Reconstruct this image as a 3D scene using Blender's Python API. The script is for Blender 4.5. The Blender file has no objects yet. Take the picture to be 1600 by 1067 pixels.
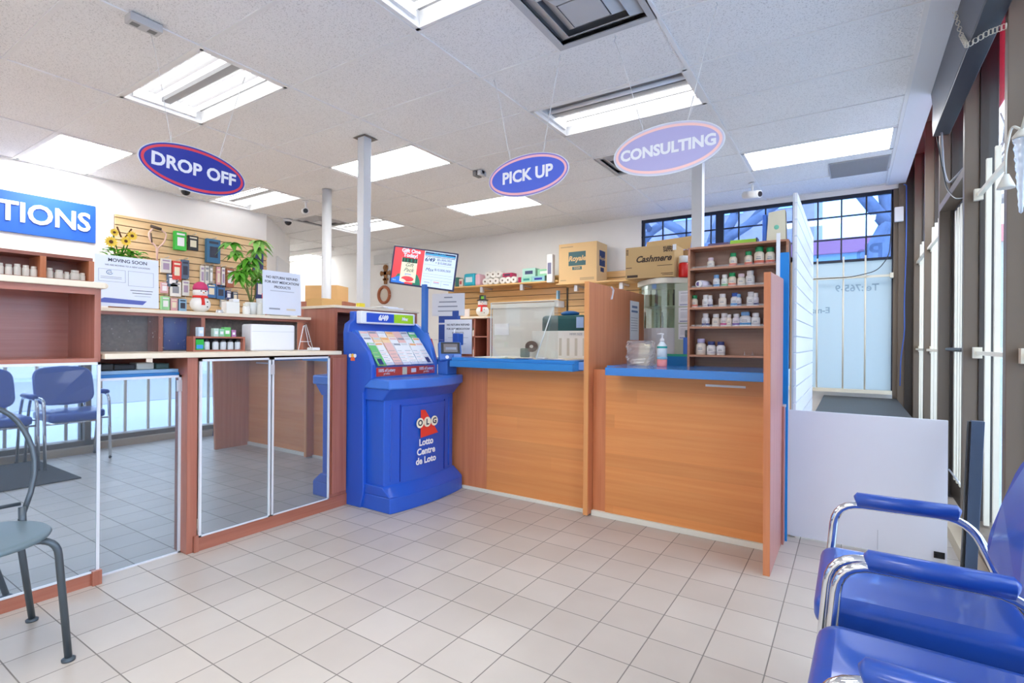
import bpy, bmesh, math, random
from mathutils import Vector, Matrix
random.seed(7)
S = bpy.context.scene
COL = S.collection

# ---------------------------------------------------------------- camera
cam_d = bpy.data.cameras.new('camera'); cam = bpy.data.objects.new('camera', cam_d); COL.objects.link(cam)
cam_d.sensor_width = 36; cam_d.lens = 811.0 * 36 / 1600; cam_d.clip_start = 0.05; cam_d.clip_end = 200
cam_d.shift_y = 0.0003
YAW, ROLL = 0.5788, 0.0077
_fw = Vector((-math.sin(YAW), math.cos(YAW), 0)); _rt = Vector((math.cos(YAW), math.sin(YAW), 0)); _up = Vector((0, 0, 1))
_r2 = _rt * math.cos(ROLL) + _up * math.sin(ROLL); _u2 = _up * math.cos(ROLL) - _rt * math.sin(ROLL)
cam.matrix_world = Matrix(((_r2.x, _u2.x, -_fw.x, 0), (_r2.y, _u2.y, -_fw.y, 0), (_r2.z, _u2.z, -_fw.z, 1.15), (0, 0, 0, 1)))
S.camera = cam

# ---------------------------------------------------------------- exposure, sky, sun
S.view_settings.view_transform = 'Standard'; S.view_settings.look = 'None'
S.view_settings.gamma = 1.0; S.view_settings.use_curve_mapping = False
S.view_settings.exposure = 0.72
w = bpy.data.worlds.new('sky'); S.world = w; w.use_nodes = True
nt = w.node_tree; bg = nt.nodes['Background']
tc = nt.nodes.new('ShaderNodeTexCoord'); sx = nt.nodes.new('ShaderNodeSeparateXYZ'); cr = nt.nodes.new('ShaderNodeValToRGB')
nt.links.new(tc.outputs['Generated'], sx.inputs[0]); nt.links.new(sx.outputs['Z'], cr.inputs[0]); nt.links.new(cr.outputs[0], bg.inputs['Color'])
cr.color_ramp.elements[0].position = 0.0; cr.color_ramp.elements[0].color = (0.95, 0.975, 1.0, 1)
cr.color_ramp.elements[1].position = 0.9; cr.color_ramp.elements[1].color = (0.66, 0.80, 1.0, 1)
bg.inputs['Strength'].default_value = 4.0
TROFFER_E = 9.5
TUBE_E = 3.2
CH = 2.935        # ceiling height
GX, GY = -3.338, 2.824   # ceiling grid origin (1.22 x 0.61 m tiles)

# ---------------------------------------------------------------- colour and materials
def lin(c):
    r = []
    for v in c:
        v /= 255.0
        r.append(v / 12.92 if v <= 0.04045 else ((v + 0.055) / 1.055) ** 2.4)
    return (r[0], r[1], r[2], 1.0)
_mc = {}
def mat(name, rgb, rough=0.5, metal=0.0, coat=0.0, emit=0.0, spec=0.5, noise=0.0, nscale=20.0, bump=0.0, alpha=1.0, stretch=None):
    if name in _mc: return _mc[name]
    m = bpy.data.materials.new(name); m.use_nodes = True; n = m.node_tree; b = n.nodes['Principled BSDF']
    c = lin(rgb)
    b.inputs['Base Color'].default_value = c; b.inputs['Roughness'].default_value = rough
    b.inputs['Metallic'].default_value = metal; b.inputs['Coat Weight'].default_value = coat
    b.inputs['Specular IOR Level'].default_value = spec
    if emit: b.inputs['Emission Color'].default_value = c; b.inputs['Emission Strength'].default_value = emit
    if noise or bump:
        t = n.nodes.new('ShaderNodeTexCoord'); nz = n.nodes.new('ShaderNodeTexNoise'); nz.inputs['Scale'].default_value = nscale; nz.inputs['Detail'].default_value = 4
        if stretch:
            mp = n.nodes.new('ShaderNodeMapping'); mp.inputs['Scale'].default_value = stretch
            n.links.new(t.outputs['Object'], mp.inputs[0]); n.links.new(mp.outputs[0], nz.inputs['Vector'])
        else: n.links.new(t.outputs['Object'], nz.inputs['Vector'])
        if noise:
            r = n.nodes.new('ShaderNodeValToRGB'); e = r.color_ramp.elements
            e[0].position = 0.3; e[1].position = 0.7
            e[0].color = tuple(v * (1 - noise) for v in c[:3]) + (1,); e[1].color = tuple(min(1, v * (1 + noise * 0.6)) for v in c[:3]) + (1,)
            n.links.new(nz.outputs['Fac'], r.inputs[0]); n.links.new(r.outputs[0], b.inputs['Base Color'])
        if bump:
            bp = n.nodes.new('ShaderNodeBump'); bp.inputs['Strength'].default_value = bump; bp.inputs['Distance'].default_value = 0.002
            n.links.new(nz.outputs['Fac'], bp.inputs['Height']); n.links.new(bp.outputs[0], b.inputs['Normal'])
    _mc[name] = m; return m

def glassy(name, tint, refl=0.08, rough=0.0, haze=0.0, hazecol=(1, 1, 1)):
    """thin clear sheet: straight-through transparency, a mirror share, and optional milky haze"""
    if name in _mc: return _mc[name]
    m = bpy.data.materials.new(name); m.use_nodes = True; n = m.node_tree; n.nodes.clear()
    o = n.nodes.new('ShaderNodeOutputMaterial'); tr = n.nodes.new('ShaderNodeBsdfTransparent'); tr.inputs[0].default_value = tint + (1,)
    gl = n.nodes.new('ShaderNodeBsdfGlossy'); gl.inputs['Roughness'].default_value = rough; gl.inputs['Color'].default_value = (0.9, 0.95, 1, 1)
    fr = n.nodes.new('ShaderNodeLayerWeight'); fr.inputs['Blend'].default_value = 0.25
    ma = n.nodes.new('ShaderNodeMath'); ma.operation = 'MULTIPLY_ADD'; ma.inputs[1].default_value = 0.5; ma.inputs[2].default_value = refl
    n.links.new(fr.outputs['Fresnel'], ma.inputs[0])
    mx = n.nodes.new('ShaderNodeMixShader'); n.links.new(ma.outputs[0], mx.inputs[0])
    src = tr
    if haze:
        df = n.nodes.new('ShaderNodeBsdfDiffuse'); df.inputs[0].default_value = hazecol + (1,)
        tl = n.nodes.new('ShaderNodeBsdfTranslucent'); tl.inputs[0].default_value = hazecol + (1,)
        m1 = n.nodes.new('ShaderNodeMixShader'); m1.inputs[0].default_value = 0.6; n.links.new(df.outputs[0], m1.inputs[1]); n.links.new(tl.outputs[0], m1.inputs[2])
        m2 = n.nodes.new('ShaderNodeMixShader'); m2.inputs[0].default_value = haze; n.links.new(tr.outputs[0], m2.inputs[1]); n.links.new(m1.outputs[0], m2.inputs[2]); src = m2
    n.links.new(src.outputs[0], mx.inputs[1]); n.links.new(gl.outputs[0], mx.inputs[2]); n.links.new(mx.outputs[0], o.inputs[0])
    _mc[name] = m; return m

def wood(name, rgb, dark, axis='Y', rough=0.35, bands=0.0, scale=1.0, coat=0.2):
    """veneer: fine streaks along AXIS, optional plank bands across Z"""
    if name in _mc: return _mc[name]
    m = bpy.data.materials.new(name); m.use_nodes = True; n = m.node_tree; b = n.nodes['Principled BSDF']
    t = n.nodes.new('ShaderNodeTexCoord'); mp = n.nodes.new('ShaderNodeMapping')
    sc = {'X': (0.6, 18, 18), 'Y': (18, 0.6, 18), 'Z': (18, 18, 0.6)}[axis]
    mp.inputs['Scale'].default_value = tuple(v * scale for v in sc)
    nz = n.nodes.new('ShaderNodeTexNoise'); nz.inputs['Scale'].default_value = 2.0; nz.inputs['Detail'].default_value = 5; nz.inputs['Roughness'].default_value = 0.6
    n.links.new(t.outputs['Object'], mp.inputs[0]); n.links.new(mp.outputs[0], nz.inputs['Vector'])
    r = n.nodes.new('ShaderNodeValToRGB'); r.color_ramp.elements[0].position = 0.32; r.color_ramp.elements[1].position = 0.68
    r.color_ramp.elements[0].color = lin(dark); r.color_ramp.elements[1].color = lin(rgb)
    n.links.new(nz.outputs['Fac'], r.inputs[0]); out = r.outputs[0]
    if bands:
        sp = n.nodes.new('ShaderNodeSeparateXYZ'); n.links.new(t.outputs['Object'], sp.inputs[0])
        m1 = n.nodes.new('ShaderNodeMath'); m1.operation = 'MULTIPLY'; m1.inputs[1].default_value = 1 / bands; n.links.new(sp.outputs['Z'], m1.inputs[0])
        m2 = n.nodes.new('ShaderNodeMath'); m2.operation = 'FLOOR'; n.links.new(m1.outputs[0], m2.inputs[0])
        # planks in random lengths along X
        wn0 = n.nodes.new('ShaderNodeTexWhiteNoise'); wn0.noise_dimensions = '1D'; n.links.new(m2.outputs[0], wn0.inputs['W'])
        m3 = n.nodes.new('ShaderNodeMath'); m3.operation = 'MULTIPLY_ADD'; m3.inputs[1].default_value = 0.45; n.links.new(sp.outputs['X'], m3.inputs[0]); n.links.new(wn0.outputs['Value'], m3.inputs[2])
        m4 = n.nodes.new('ShaderNodeMath'); m4.operation = 'FLOOR'; n.links.new(m3.outputs[0], m4.inputs[0])
        cb = n.nodes.new('ShaderNodeCombineXYZ'); n.links.new(m2.outputs[0], cb.inputs[0]); n.links.new(m4.outputs[0], cb.inputs[1])
        wn = n.nodes.new('ShaderNodeTexWhiteNoise'); wn.noise_dimensions = '3D'; n.links.new(cb.outputs[0], wn.inputs['Vector'])
        hs = n.nodes.new('ShaderNodeHueSaturation'); m5 = n.nodes.new('ShaderNodeMath'); m5.operation = 'MULTIPLY_ADD'; m5.inputs[1].default_value = 0.16; m5.inputs[2].default_value = 0.92
        n.links.new(wn.outputs['Value'], m5.inputs[0]); n.links.new(m5.outputs[0], hs.inputs['Value']); n.links.new(out, hs.inputs['Color']); out = hs.outputs[0]
    n.links.new(out, b.inputs['Base Color']); b.inputs['Roughness'].default_value = rough; b.inputs['Coat Weight'].default_value = coat; b.inputs['Coat Roughness'].default_value = 0.15
    _mc[name] = m; return m

# ---------------------------------------------------------------- mesh builder
class MB:
    def __init__(s, m=None): s.bm = bmesh.new(); s.mats = []; s.d = m; s.M = None
    def _i(s, m):
        m = m or s.d
        if m not in s.mats: s.mats.append(m)
        return s.mats.index(m)
    def _v(s, pts):
        if s.M is not None: pts = [s.M @ Vector(p) for p in pts]
        return [s.bm.verts.new(p) for p in pts]
    def _f(s, vs, i, sm=False):
        try: f = s.bm.faces.new(vs)
        except ValueError: return
        f.material_index = i; f.smooth = sm
    def box(s, x0, x1, y0, y1, z0, z1, m=None):
        i = s._i(m); v = s._v([(x, y, z) for z in (z0, z1) for y in (y0, y1) for x in (x0, x1)])
        for q in ((0, 2, 3, 1), (4, 5, 7, 6), (0, 1, 5, 4), (2, 6, 7, 3), (0, 4, 6, 2), (1, 3, 7, 5)): s._f([v[k] for k in q], i)
        return s
    def hexa(s, lo, hi, m=None):
        """solid between two matching polygons"""
        i = s._i(m); n = len(lo); a = s._v(lo); b = s._v(hi)
        s._f(a[::-1], i); s._f(b, i)
        for k in range(n): s._f([a[k], a[(k + 1) % n], b[(k + 1) % n], b[k]], i)
        return s
    def prism(s, poly, axis, a0, a1, m=None):
        f = {'X': lambda p, a: (a, p[0], p[1]), 'Y': lambda p, a: (p[0], a, p[1]), 'Z': lambda p, a: (p[0], p[1], a)}[axis]
        return s.hexa([f(p, a0) for p in poly], [f(p, a1) for p in poly], m)
    def quad(s, pts, m=None): s._f(s._v(pts), s._i(m)); return s
    def loft(s, rings, m=None, smooth=True, caps=True, closed=True):
        i = s._i(m); R = [s._v(r) for r in rings]; n = len(R[0])
        for a, b in zip(R[:-1], R[1:]):
            for k in range(n if closed else n - 1): s._f([a[k], a[(k + 1) % n], b[(k + 1) % n], b[k]], i, smooth)
        if caps: s._f(R[0][::-1], i); s._f(R[-1], i)
        return s
    def tube(s, pts, r, m=None, seg=8, caps=True, flat=1.0):
        pts = [Vector(p) for p in pts]; rs = r if isinstance(r, (list, tuple)) else [r] * len(pts); rings = []; prev = None
        for k, p in enumerate(pts):
            d = (pts[min(k + 1, len(pts) - 1)] - pts[max(k - 1, 0)]).normalized()
            if prev is None: a = d.cross(Vector((0, 0, 1)) if abs(d.z) < 0.9 else Vector((1, 0, 0))).normalized()
            else: a = (prev - d * prev.dot(d)).normalized()
            b = d.cross(a); prev = a
            rings.append([p + (a * math.cos(t) + b * math.sin(t) * flat) * rs[k] for t in (2 * math.pi * j / seg for j in range(seg))])
        return s.loft(rings, m, True, caps)
    def cyl(s, p0, p1, r, m=None, seg=16, r1=None): return s.tube([p0, p1], [r, r if r1 is None else r1], m, seg)
    def lathe(s, prof, c=(0, 0, 0), m=None, seg=20, sx=1, sy=1):
        return s.loft([[(c[0] + r * sx * math.cos(2 * math.pi * j / seg), c[1] + r * sy * math.sin(2 * math.pi * j / seg), c[2] + z) for j in range(seg)] for r, z in prof], m)
    def ball(s, c, r, m=None, seg=14, rg=9):
        r = r if isinstance(r, (tuple, list)) else (r, r, r)
        rings = [[(c[0] + r[0] * math.sin(a) * math.cos(t), c[1] + r[1] * math.sin(a) * math.sin(t), c[2] - r[2] * math.cos(a)) for t in (2 * math.pi * j / seg for j in range(seg))] for a in (math.pi * (0.02 + 0.96 * k / rg) for k in range(rg + 1))]
        return s.loft(rings, m)
    def build(s, name, parent=None, bevel=0.0, label=None, cat=None, group=None, kind=None, subdiv=0, thick=0.0):
        bm = s.bm; bmesh.ops.recalc_face_normals(bm, faces=bm.faces)
        org = Vector((0, 0, 0))
        if parent is None and len(bm.verts):
            xs = [v.co for v in bm.verts]
            lo = Vector((min(v.x for v in xs), min(v.y for v in xs), min(v.z for v in xs))); hi = Vector((max(v.x for v in xs), max(v.y for v in xs), 0))
            org = Vector(((lo.x + hi.x) / 2, (lo.y + hi.y) / 2, lo.z))
        me = bpy.data.meshes.new(name)
        if kind != 'structure' and org.length and parent is None: bmesh.ops.translate(bm, verts=bm.verts, vec=-org)
        else: org = Vector((0, 0, 0))
        bm.to_mesh(me); bm.free()
        for m in s.mats: me.materials.append(m)
        o = bpy.data.objects.new(name, me); COL.objects.link(o); o.location = org
        if parent is not None:
            o.parent = parent
            if parent.type == 'EMPTY' and parent.get('_w', 1): o.matrix_parent_inverse = Matrix.Translation(-Vector(parent.location)) if not parent.get('_l') else Matrix()
        if bevel:
            b = o.modifiers.new('bevel', 'BEVEL'); b.width = bevel; b.segments = 2; b.limit_method = 'ANGLE'; b.angle_limit = 0.6; b.harden_normals = False
        if thick: t = o.modifiers.new('thick', 'SOLIDIFY'); t.thickness = thick
        if subdiv: u = o.modifiers.new('sub', 'SUBSURF'); u.levels = subdiv; u.render_levels = subdiv
        tag(o, label, cat, group, kind); return o
def tag(o, label=None, cat=None, group=None, kind=None):
    if label: o['label'] = label
    if cat: o['category'] = cat
    if group: o['group'] = group
    if kind: o['kind'] = kind
    return o
_locals = set()
def thing(name, label, cat, loc=(0, 0, 0), group=None, local=False, rz=0.0):
    """Empty at a thing's base; parts are modelled in world coordinates, or in the thing's own with local=True"""
    o = bpy.data.objects.new(name, None); COL.objects.link(o); o.location = loc; o.rotation_euler = (0, 0, rz); o.empty_display_size = 0.1
    tag(o, label, cat, group)
    if local: _locals.add(o.name)
    return o
_b0 = MB.build
def _build(s, name, parent=None, **k):
    o = _b0(s, name, parent, **k)
    if parent is not None: o.matrix_parent_inverse = Matrix() if (parent.type != 'EMPTY' or parent.name in _locals) else Matrix.Translation(-Vector(parent.location))
    return o
MB.build = _build
def struct(mb, name, parent=None, bevel=0.0): return mb.build(name, parent, bevel=bevel, kind='structure')
def dup(root, loc, rz=None, label=None, group=None):
    r = root.copy(); COL.objects.link(r); r.location = loc
    if rz is not None: r.rotation_euler = (0, 0, rz)
    if label: r['label'] = label
    if group: r['group'] = group
    for ch in list(root.children):
        c = ch.copy(); COL.objects.link(c); c.parent = r
        for g in ch.children:
            d = g.copy(); COL.objects.link(d); d.parent = c
    return r
def text(s, size, pos, right, up, m, mb, bold=0.0, ext=0.0006, align='CENTER', squeeze=1.0, shear=0.0):
    """lettering added to the mesh builder MB as real geometry"""
    cu = bpy.data.curves.new('t', 'FONT'); cu.body = s; cu.size = size; cu.align_x = align; cu.align_y = 'CENTER'; cu.extrude = ext; cu.offset = bold; cu.resolution_u = 3; cu.shear = shear
    ob = bpy.data.objects.new('t', cu); COL.objects.link(ob)
    dg = bpy.context.evaluated_depsgraph_get(); me = bpy.data.meshes.new_from_object(ob.evaluated_get(dg))
    r = Vector(right).normalized() * squeeze; u = Vector(up).normalized(); n = Vector(right).normalized().cross(u)
    M = Matrix(((r.x, u.x, n.x, pos[0]), (r.y, u.y, n.y, pos[1]), (r.z, u.z, n.z, pos[2]), (0, 0, 0, 1)))
    if mb.M is not None: M = mb.M @ M
    me.transform(M); i = mb._i(m); k0 = len(mb.bm.faces)
    mb.bm.from_mesh(me); mb.bm.faces.ensure_lookup_table()
    for f in mb.bm.faces[k0:]: f.material_index = i
    bpy.data.objects.remove(ob); bpy.data.curves.remove(cu); bpy.data.meshes.remove(me)
def arc(c, r, a0, a1, n, f):
    """n+1 points of an arc mapped through f(u, v)"""
    return [f(c[0] + r * math.cos(math.radians(a0 + (a1 - a0) * k / n)), c[1] + r * math.sin(math.radians(a0 + (a1 - a0) * k / n))) for k in range(n + 1)]
def rnd(pts, r, n=5):
    """polyline with rounded corners of radius r"""
    pts = [Vector(p) for p in pts]; out = [pts[0]]
    for a, b, c in zip(pts[:-2], pts[1:-1], pts[2:]):
        d1 = (a - b); d2 = (c - b); l = min(r, d1.length * 0.49, d2.length * 0.49); p = b + d1.normalized() * l; q = b + d2.normalized() * l
        out += [(1 - t) ** 2 * p + 2 * t * (1 - t) * b + t * t * q for t in (k / n for k in range(n + 1))]
    return out + [pts[-1]]

WHITE = mat('white_paint', (238, 238, 238), 0.6)
ALU = mat('aluminium', (215, 218, 222), 0.35, 0.6)
CHROME = mat('chrome', (225, 228, 232), 0.08, 1.0)
BLACK = mat('black_plastic', (28, 28, 30), 0.4)
PAPER = mat('white_paper', (240, 242, 246), 0.8)
INK = mat('dark_ink', (60, 66, 80), 0.8)
GREYINK = mat('grey_ink', (150, 156, 168), 0.8)
CREAM = mat('cream_laminate', (236, 222, 198), 0.45)
REDWOOD = wood('red_brown_veneer', (176, 112, 92), (158, 92, 72), 'Z')
REDWOOD_Y = wood('red_brown_veneer_long', (176, 112, 92), (158, 92, 72), 'Y')
ORANGE = wood('orange_cherry_veneer', (234, 158, 92), (226, 144, 78), 'X', bands=0.085)
ORANGE_V = wood('orange_cherry_side', (216, 138, 92), (202, 120, 76), 'Z')
MAPLE = wood('light_maple_slat', (232, 200, 150), (220, 184, 132), 'Y')
BLUE = mat('kiosk_blue', (32, 88, 196), 0.35, coat=0.3)
CBLUE = mat('counter_blue', (46, 134, 208), 0.35)
BROWN = mat('bronze_metal', (112, 98, 84), 0.5)
DBROWN = mat('dark_bronze_metal', (62, 54, 48), 0.5)
CREAMBAR = mat('cream_steel', (228, 220, 200), 0.5)
# ================================================================ ROOM SHELL
def floor_mat():
    m = bpy.data.materials.new('beige_floor_tile'); m.use_nodes = True; n = m.node_tree; b = n.nodes['Principled BSDF']
    t = n.nodes.new('ShaderNodeTexCoord'); mp = n.nodes.new('ShaderNodeMapping'); mp.vector_type = 'POINT'
    s = 0.2050; mp.inputs['Location'].default_value = (0.8597 / s, -2.605 / s, 0); mp.inputs['Scale'].default_value = (1 / s, 1 / s, 1)
    n.links.new(t.outputs['Object'], mp.inputs[0]); sp = n.nodes.new('ShaderNodeSeparateXYZ'); n.links.new(mp.outputs[0], sp.inputs[0])
    def M(op, a, bb=None, c=None):
        k = n.nodes.new('ShaderNodeMath'); k.operation = op
        for j, v in enumerate((a, bb, c)):
            if v is None: continue
            if isinstance(v, (int, float)): k.inputs[j].default_value = v
            else: n.links.new(v, k.inputs[j])
        return k.outputs[0]
    e = []
    for ax in ('X', 'Y'):
        f = M('FRACT', M('ADD', sp.outputs[ax], 100.0)); e.append(M('MINIMUM', f, M('SUBTRACT', 1.0, f)))
    d = M('MINIMUM', e[0], e[1])
    g = n.nodes.new('ShaderNodeMapRange'); g.inputs['From Min'].default_value = 0.006; g.inputs['From Max'].default_value = 0.014; n.links.new(d, g.inputs['Value'])
    fl = n.nodes.new('ShaderNodeVectorMath'); fl.operation = 'FLOOR'; n.links.new(mp.outputs[0], fl.inputs[0])
    wn = n.nodes.new('ShaderNodeTexWhiteNoise'); n.links.new(fl.outputs[0], wn.inputs['Vector'])
    nz = n.nodes.new('ShaderNodeTexNoise'); nz.inputs['Scale'].default_value = 3.0; nz.inputs['Detail'].default_value = 6; n.links.new(t.outputs['Object'], nz.inputs['Vector'])
    r = n.nodes.new('ShaderNodeValToRGB'); r.color_ramp.elements[0].position = .3; r.color_ramp.elements[1].position = .75
    r.color_ramp.elements[0].color = lin((192, 181, 169)); r.color_ramp.elements[1].color = lin((205, 195, 183))
    n.links.new(M('MULTIPLY_ADD', wn.outputs['Value'], 0.35, M('MULTIPLY', nz.outputs['Fac'], 0.7)), r.inputs[0])
    mx = n.nodes.new('ShaderNodeMix'); mx.data_type = 'RGBA'; n.links.new(g.outputs[0], mx.inputs['Factor'])
    mx.inputs['A'].default_value = lin((132, 124, 116)); n.links.new(r.outputs[0], mx.inputs['B']); n.links.new(mx.outputs['Result'], b.inputs['Base Color'])
    rr = n.nodes.new('ShaderNodeMapRange'); rr.inputs['To Min'].default_value = 0.8; rr.inputs['To Max'].default_value = 0.38; n.links.new(g.outputs[0], rr.inputs['Value']); n.links.new(rr.outputs[0], b.inputs['Roughness'])
    bp = n.nodes.new('ShaderNodeBump'); bp.inputs['Strength'].default_value = 0.4; bp.inputs['Distance'].default_value = 0.002; n.links.new(g.outputs[0], bp.inputs['Height']); n.links.new(bp.outputs[0], b.inputs['Normal'])
    return m
XL, XR, YF, YB = -7.03, 0.60, -3.2, 7.15
mb = MB(floor_mat()); mb.box(-11.2, 0.72, YF - .1, YB + .1, -0.1, 0); struct(mb, 'floor')

# ---- ceiling: square-edged tiles on a T-grid, cells of lamps and air grilles left open
def speck():
    m = bpy.data.materials.new('acoustic_tile'); m.use_nodes = True; n = m.node_tree; b = n.nodes['Principled BSDF']
    t = n.nodes.new('ShaderNodeTexCoord'); nz = n.nodes.new('ShaderNodeTexNoise'); nz.inputs['Scale'].default_value = 130; nz.inputs['Detail'].default_value = 3; n.links.new(t.outputs['Object'], nz.inputs['Vector'])
    n2 = n.nodes.new('ShaderNodeTexNoise'); n2.inputs['Scale'].default_value = 1.1; n.links.new(t.outputs['Object'], n2.inputs['Vector'])
    r = n.nodes.new('ShaderNodeValToRGB'); r.color_ramp.elements[0].position = .34; r.color_ramp.elements[1].position = .46
    r.color_ramp.elements[0].color = lin((214, 213, 212)); r.color_ramp.elements[1].color = lin((244, 243, 242))
    n.links.new(nz.outputs['Fac'], r.inputs[0])
    h = n.nodes.new('ShaderNodeHueSaturation'); mr = n.nodes.new('ShaderNodeMapRange'); mr.inputs['To Min'].default_value = .93; mr.inputs['To Max'].default_value = 1.05
    n.links.new(n2.outputs['Fac'], mr.inputs['Value']); n.links.new(mr.outputs[0], h.inputs['Value']); n.links.new(r.outputs[0], h.inputs['Color']); n.links.new(h.outputs[0], b.inputs['Base Color'])
    b.inputs['Roughness'].default_value = 0.9
    bp = n.nodes.new('ShaderNodeBump'); bp.inputs['Strength'].default_value = .3; bp.inputs['Distance'].default_value = .002; n.links.new(nz.outputs['Fac'], bp.inputs['Height']); n.links.new(bp.outputs[0], b.inputs['Normal'])
    return m
def cx(i): return GX + 1.22 * i
def cy(j): return GY + .61 * j
LAMPS = {(-1, -2): 'tube', (-3, -2): 'panel', (-1, 1): 'panel', (1, 1): 'half', (2, 4): 'panel', (-1, 4): 'panel', (1, 4): 'none', (1, -2): 'tube', (-3, 1): 'tube', (-3, 4): 'tube',
         (-1, -5): 'tube', (1, -5): 'panel', (-3, -5): 'panel', (-1, -8): 'panel', (1, -8): 'panel', (-6, 6): 'panel'}
LAMPS = {k: v for k, v in LAMPS.items() if v != 'none'}
DIFF = {(1.5, -1): 1, (1, 3): 1, (-4, 3): 0}     # air grilles in half cells (0.61 m square)
AC = speck(); GRIDM = mat('ceiling_grid_paint', (238, 237, 236), 0.6)
mb = MB(AC); z = CH + 0.006
open_cells = set(LAMPS)
half_open = {(1, -1): (0.5, 1.0), (1, 3): (0.0, 0.5), (-3, 3): (0.0, 0.5), (-4, -2): (.5, 1.0)}
for i in range(-7, 3):
    for j in range(-10, 8):
        x0, x1, y0, y1 = cx(i), cx(i + 1), cy(j), cy(j + 1)
        y1 = min(y1, YB)
        if y0 >= y1 or (i, j) in open_cells: continue
        if (i, j) in half_open:
            a, c = half_open[(i, j)]
            if a > 0: mb.box(x0, x0 + 1.22 * a, y0, y1, z, z + .015)
            if c < 1: mb.box(x0 + 1.22 * c, x1, y0, y1, z, z + .015)
            continue
        mb.box(x0, x1, y0, y1, z, z + .015)
mb.box(cx(3), 0.483, YF, YB, z, z + .015)
struct(mb, 'ceiling')
mb = MB(GRIDM)
for i in range(-7, 4): mb.box(cx(i) - .012, cx(i) + .012, YF, YB, CH - .002, CH + .03)
for j in range(-9, 8):
    if cy(j) < YB: mb.box(-11.2, cx(3), cy(j) - .012, cy(j) + .012, CH, CH + .028)
for (i, j), (a, c) in half_open.items():
    k = a if a > 0 else c; mb.box(cx(i) + 1.22 * k - .012, cx(i) + 1.22 * k + .012, cy(j), cy(j + 1), CH - .001, CH + .028)
struct(mb, 'trim_1')
mb = MB(WHITE); mb.box(-11.3, .9, YF - .1, YB + .2, CH + .3, CH + .4); struct(mb, 'ceiling_deck')
# bright border board between the grid and the shop front
mb = MB(mat('border_board', (232, 234, 238), .7)); mb.box(cx(3) + .012, 0.49, YF, 7.14, CH - .006, CH + .004); mb.box(.484, .49, YF, 7.14, CH + .004, CH + .3); struct(mb, 'trim_2')

# ---- walls
WALLM = mat('wall_paint', (247, 245, 242), 0.75, noise=0.02, nscale=3)
mb = MB(WALLM); mb.box(XL - .1, XL, YF, 4.3, 0, CH + .3); struct(mb, 'wall_left')
mb = MB(WALLM); mb.hexa([(XL - .1, 4.3, 0), (XL, 4.3, 0), (-8.25, 5.48, 0), (-8.35, 5.4, 0)], [(XL - .1, 4.3, CH + .3), (XL, 4.3, CH + .3), (-8.25, 5.48, CH + .3), (-8.35, 5.4, CH + .3)])
mb.box(-11.2, -8.25, 5.40, 5.48, 0, CH + .3); struct(mb, 'wall_alcove')
mb = MB(mat('door_paint', (226, 226, 226), .5))
_d = Vector((-1.22, 1.18, 0)).normalized(); _n = Vector((_d.y, -_d.x, 0)) * -1
_a = Vector((XL, 4.3, 0)) + _d * .62; _b = Vector((XL, 4.3, 0)) + _d * 1.55; _nn = Vector((.7, .72, 0)) * .03
mb.hexa([_a, _b, _b + _nn, _a + _nn], [p + Vector((0, 0, 2.45)) for p in (_a, _b, _b + _nn, _a + _nn)]); struct(mb, 'door_2', bevel=.004)
mb = MB(WALLM); mb.box(-11.3, -11.2, 5.4, YB + .1, 0, CH + .3); struct(mb, 'wall_far_left')
mb = MB(WALLM); mb.box(-11.2, -8.3, 6.36, 6.44, 2.86, CH); struct(mb, 'trim_3')
mb = MB(WALLM); mb.box(-11.2, 0.72, YF - .1, YF, 0, CH + .4); struct(mb, 'wall_front')
# back wall with the high strip window and the tall glazed bay in the corner
WX0, WX1, WZ0, WZ1 = -2.50, .385, 2.11, 2.885
mb = MB(WALLM)
mb.box(-11.2, WX0, YB, YB + .12, 0, CH + .3); mb.box(WX0, .5, YB, YB + .12, WZ1, CH + .3)
mb.box(WX0, -.95, YB, YB + .12, 0, WZ0)
mb.box(-.95, .385, YB, YB + .12, 0, .60); mb.box(.385, .5, YB, YB + .12, 0, WZ1, BROWN)
mb.box(.5, .72, YB, YB + .12, 0, 3.4, BROWN)
struct(mb, 'wall_back')
TINT = glassy('blue_tinted_glass', (0.46, 0.68, 1.0), 0.04)
FROST = glassy('frosted_film_glass', (0.42, 0.5, 0.54), 0.04, 0.2, haze=0.85, hazecol=(0.67, 0.75, 0.77))
DKBLUE = mat('dark_window_frame', (22, 30, 52), 0.5)
mb = MB(TINT); mb.box(WX0, WX1, YB + .05, YB + .056, WZ0, WZ1); g1 = struct(mb, 'window_1')
mb = MB(DKBLUE)
xs = [WX0 + .025] + [-2.2, -1.88, -1.56] + [-1.219 - .0, -0.907, -0.604, -0.342 + .0, -0.104, 0.136] + [WX1 - .012]
for k, x in enumerate(xs):
    wd = .022 if k in (0,) else (.045 if k == 4 and False else .008)
    mb.box(x - wd, x + wd, YB + .02, YB + .05, WZ0, WZ1)
mb.box(-1.50, -1.40, YB + .015, YB + .06, WZ0, WZ1)
for zz, h in ((WZ0 + .012, .014), (WZ1 - .02, .022), (2.38, .007), (2.645, .007)): mb.box(WX0, WX1, YB + .018, YB + .052, zz - h, zz + h)
mb.build('window_frame', g1)
mb = MB(FROST); mb.box(-.95, .385, YB + .05, YB + .056, .62, 2.11); g2 = struct(mb, 'window_2')
mb = MB(DKBLUE); mb.box(-.95, .385, YB + .0, YB + .06, .60, .63); mb.box(.375, .39, YB + .02, YB + .06, .6, WZ1); mb.build('window_frame', g2)
FILMINK = glassy('faded_film_lettering', (.80, .83, .86), .02)
mb = MB(FILMINK)
def rev(s, size, x, zc, bold=0.002): text(s, size, (x, YB + .047, zc), (-1, 0, 0), (0, 0, 1), FILMINK, mb, bold=bold, ext=.0005, align='LEFT')
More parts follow.
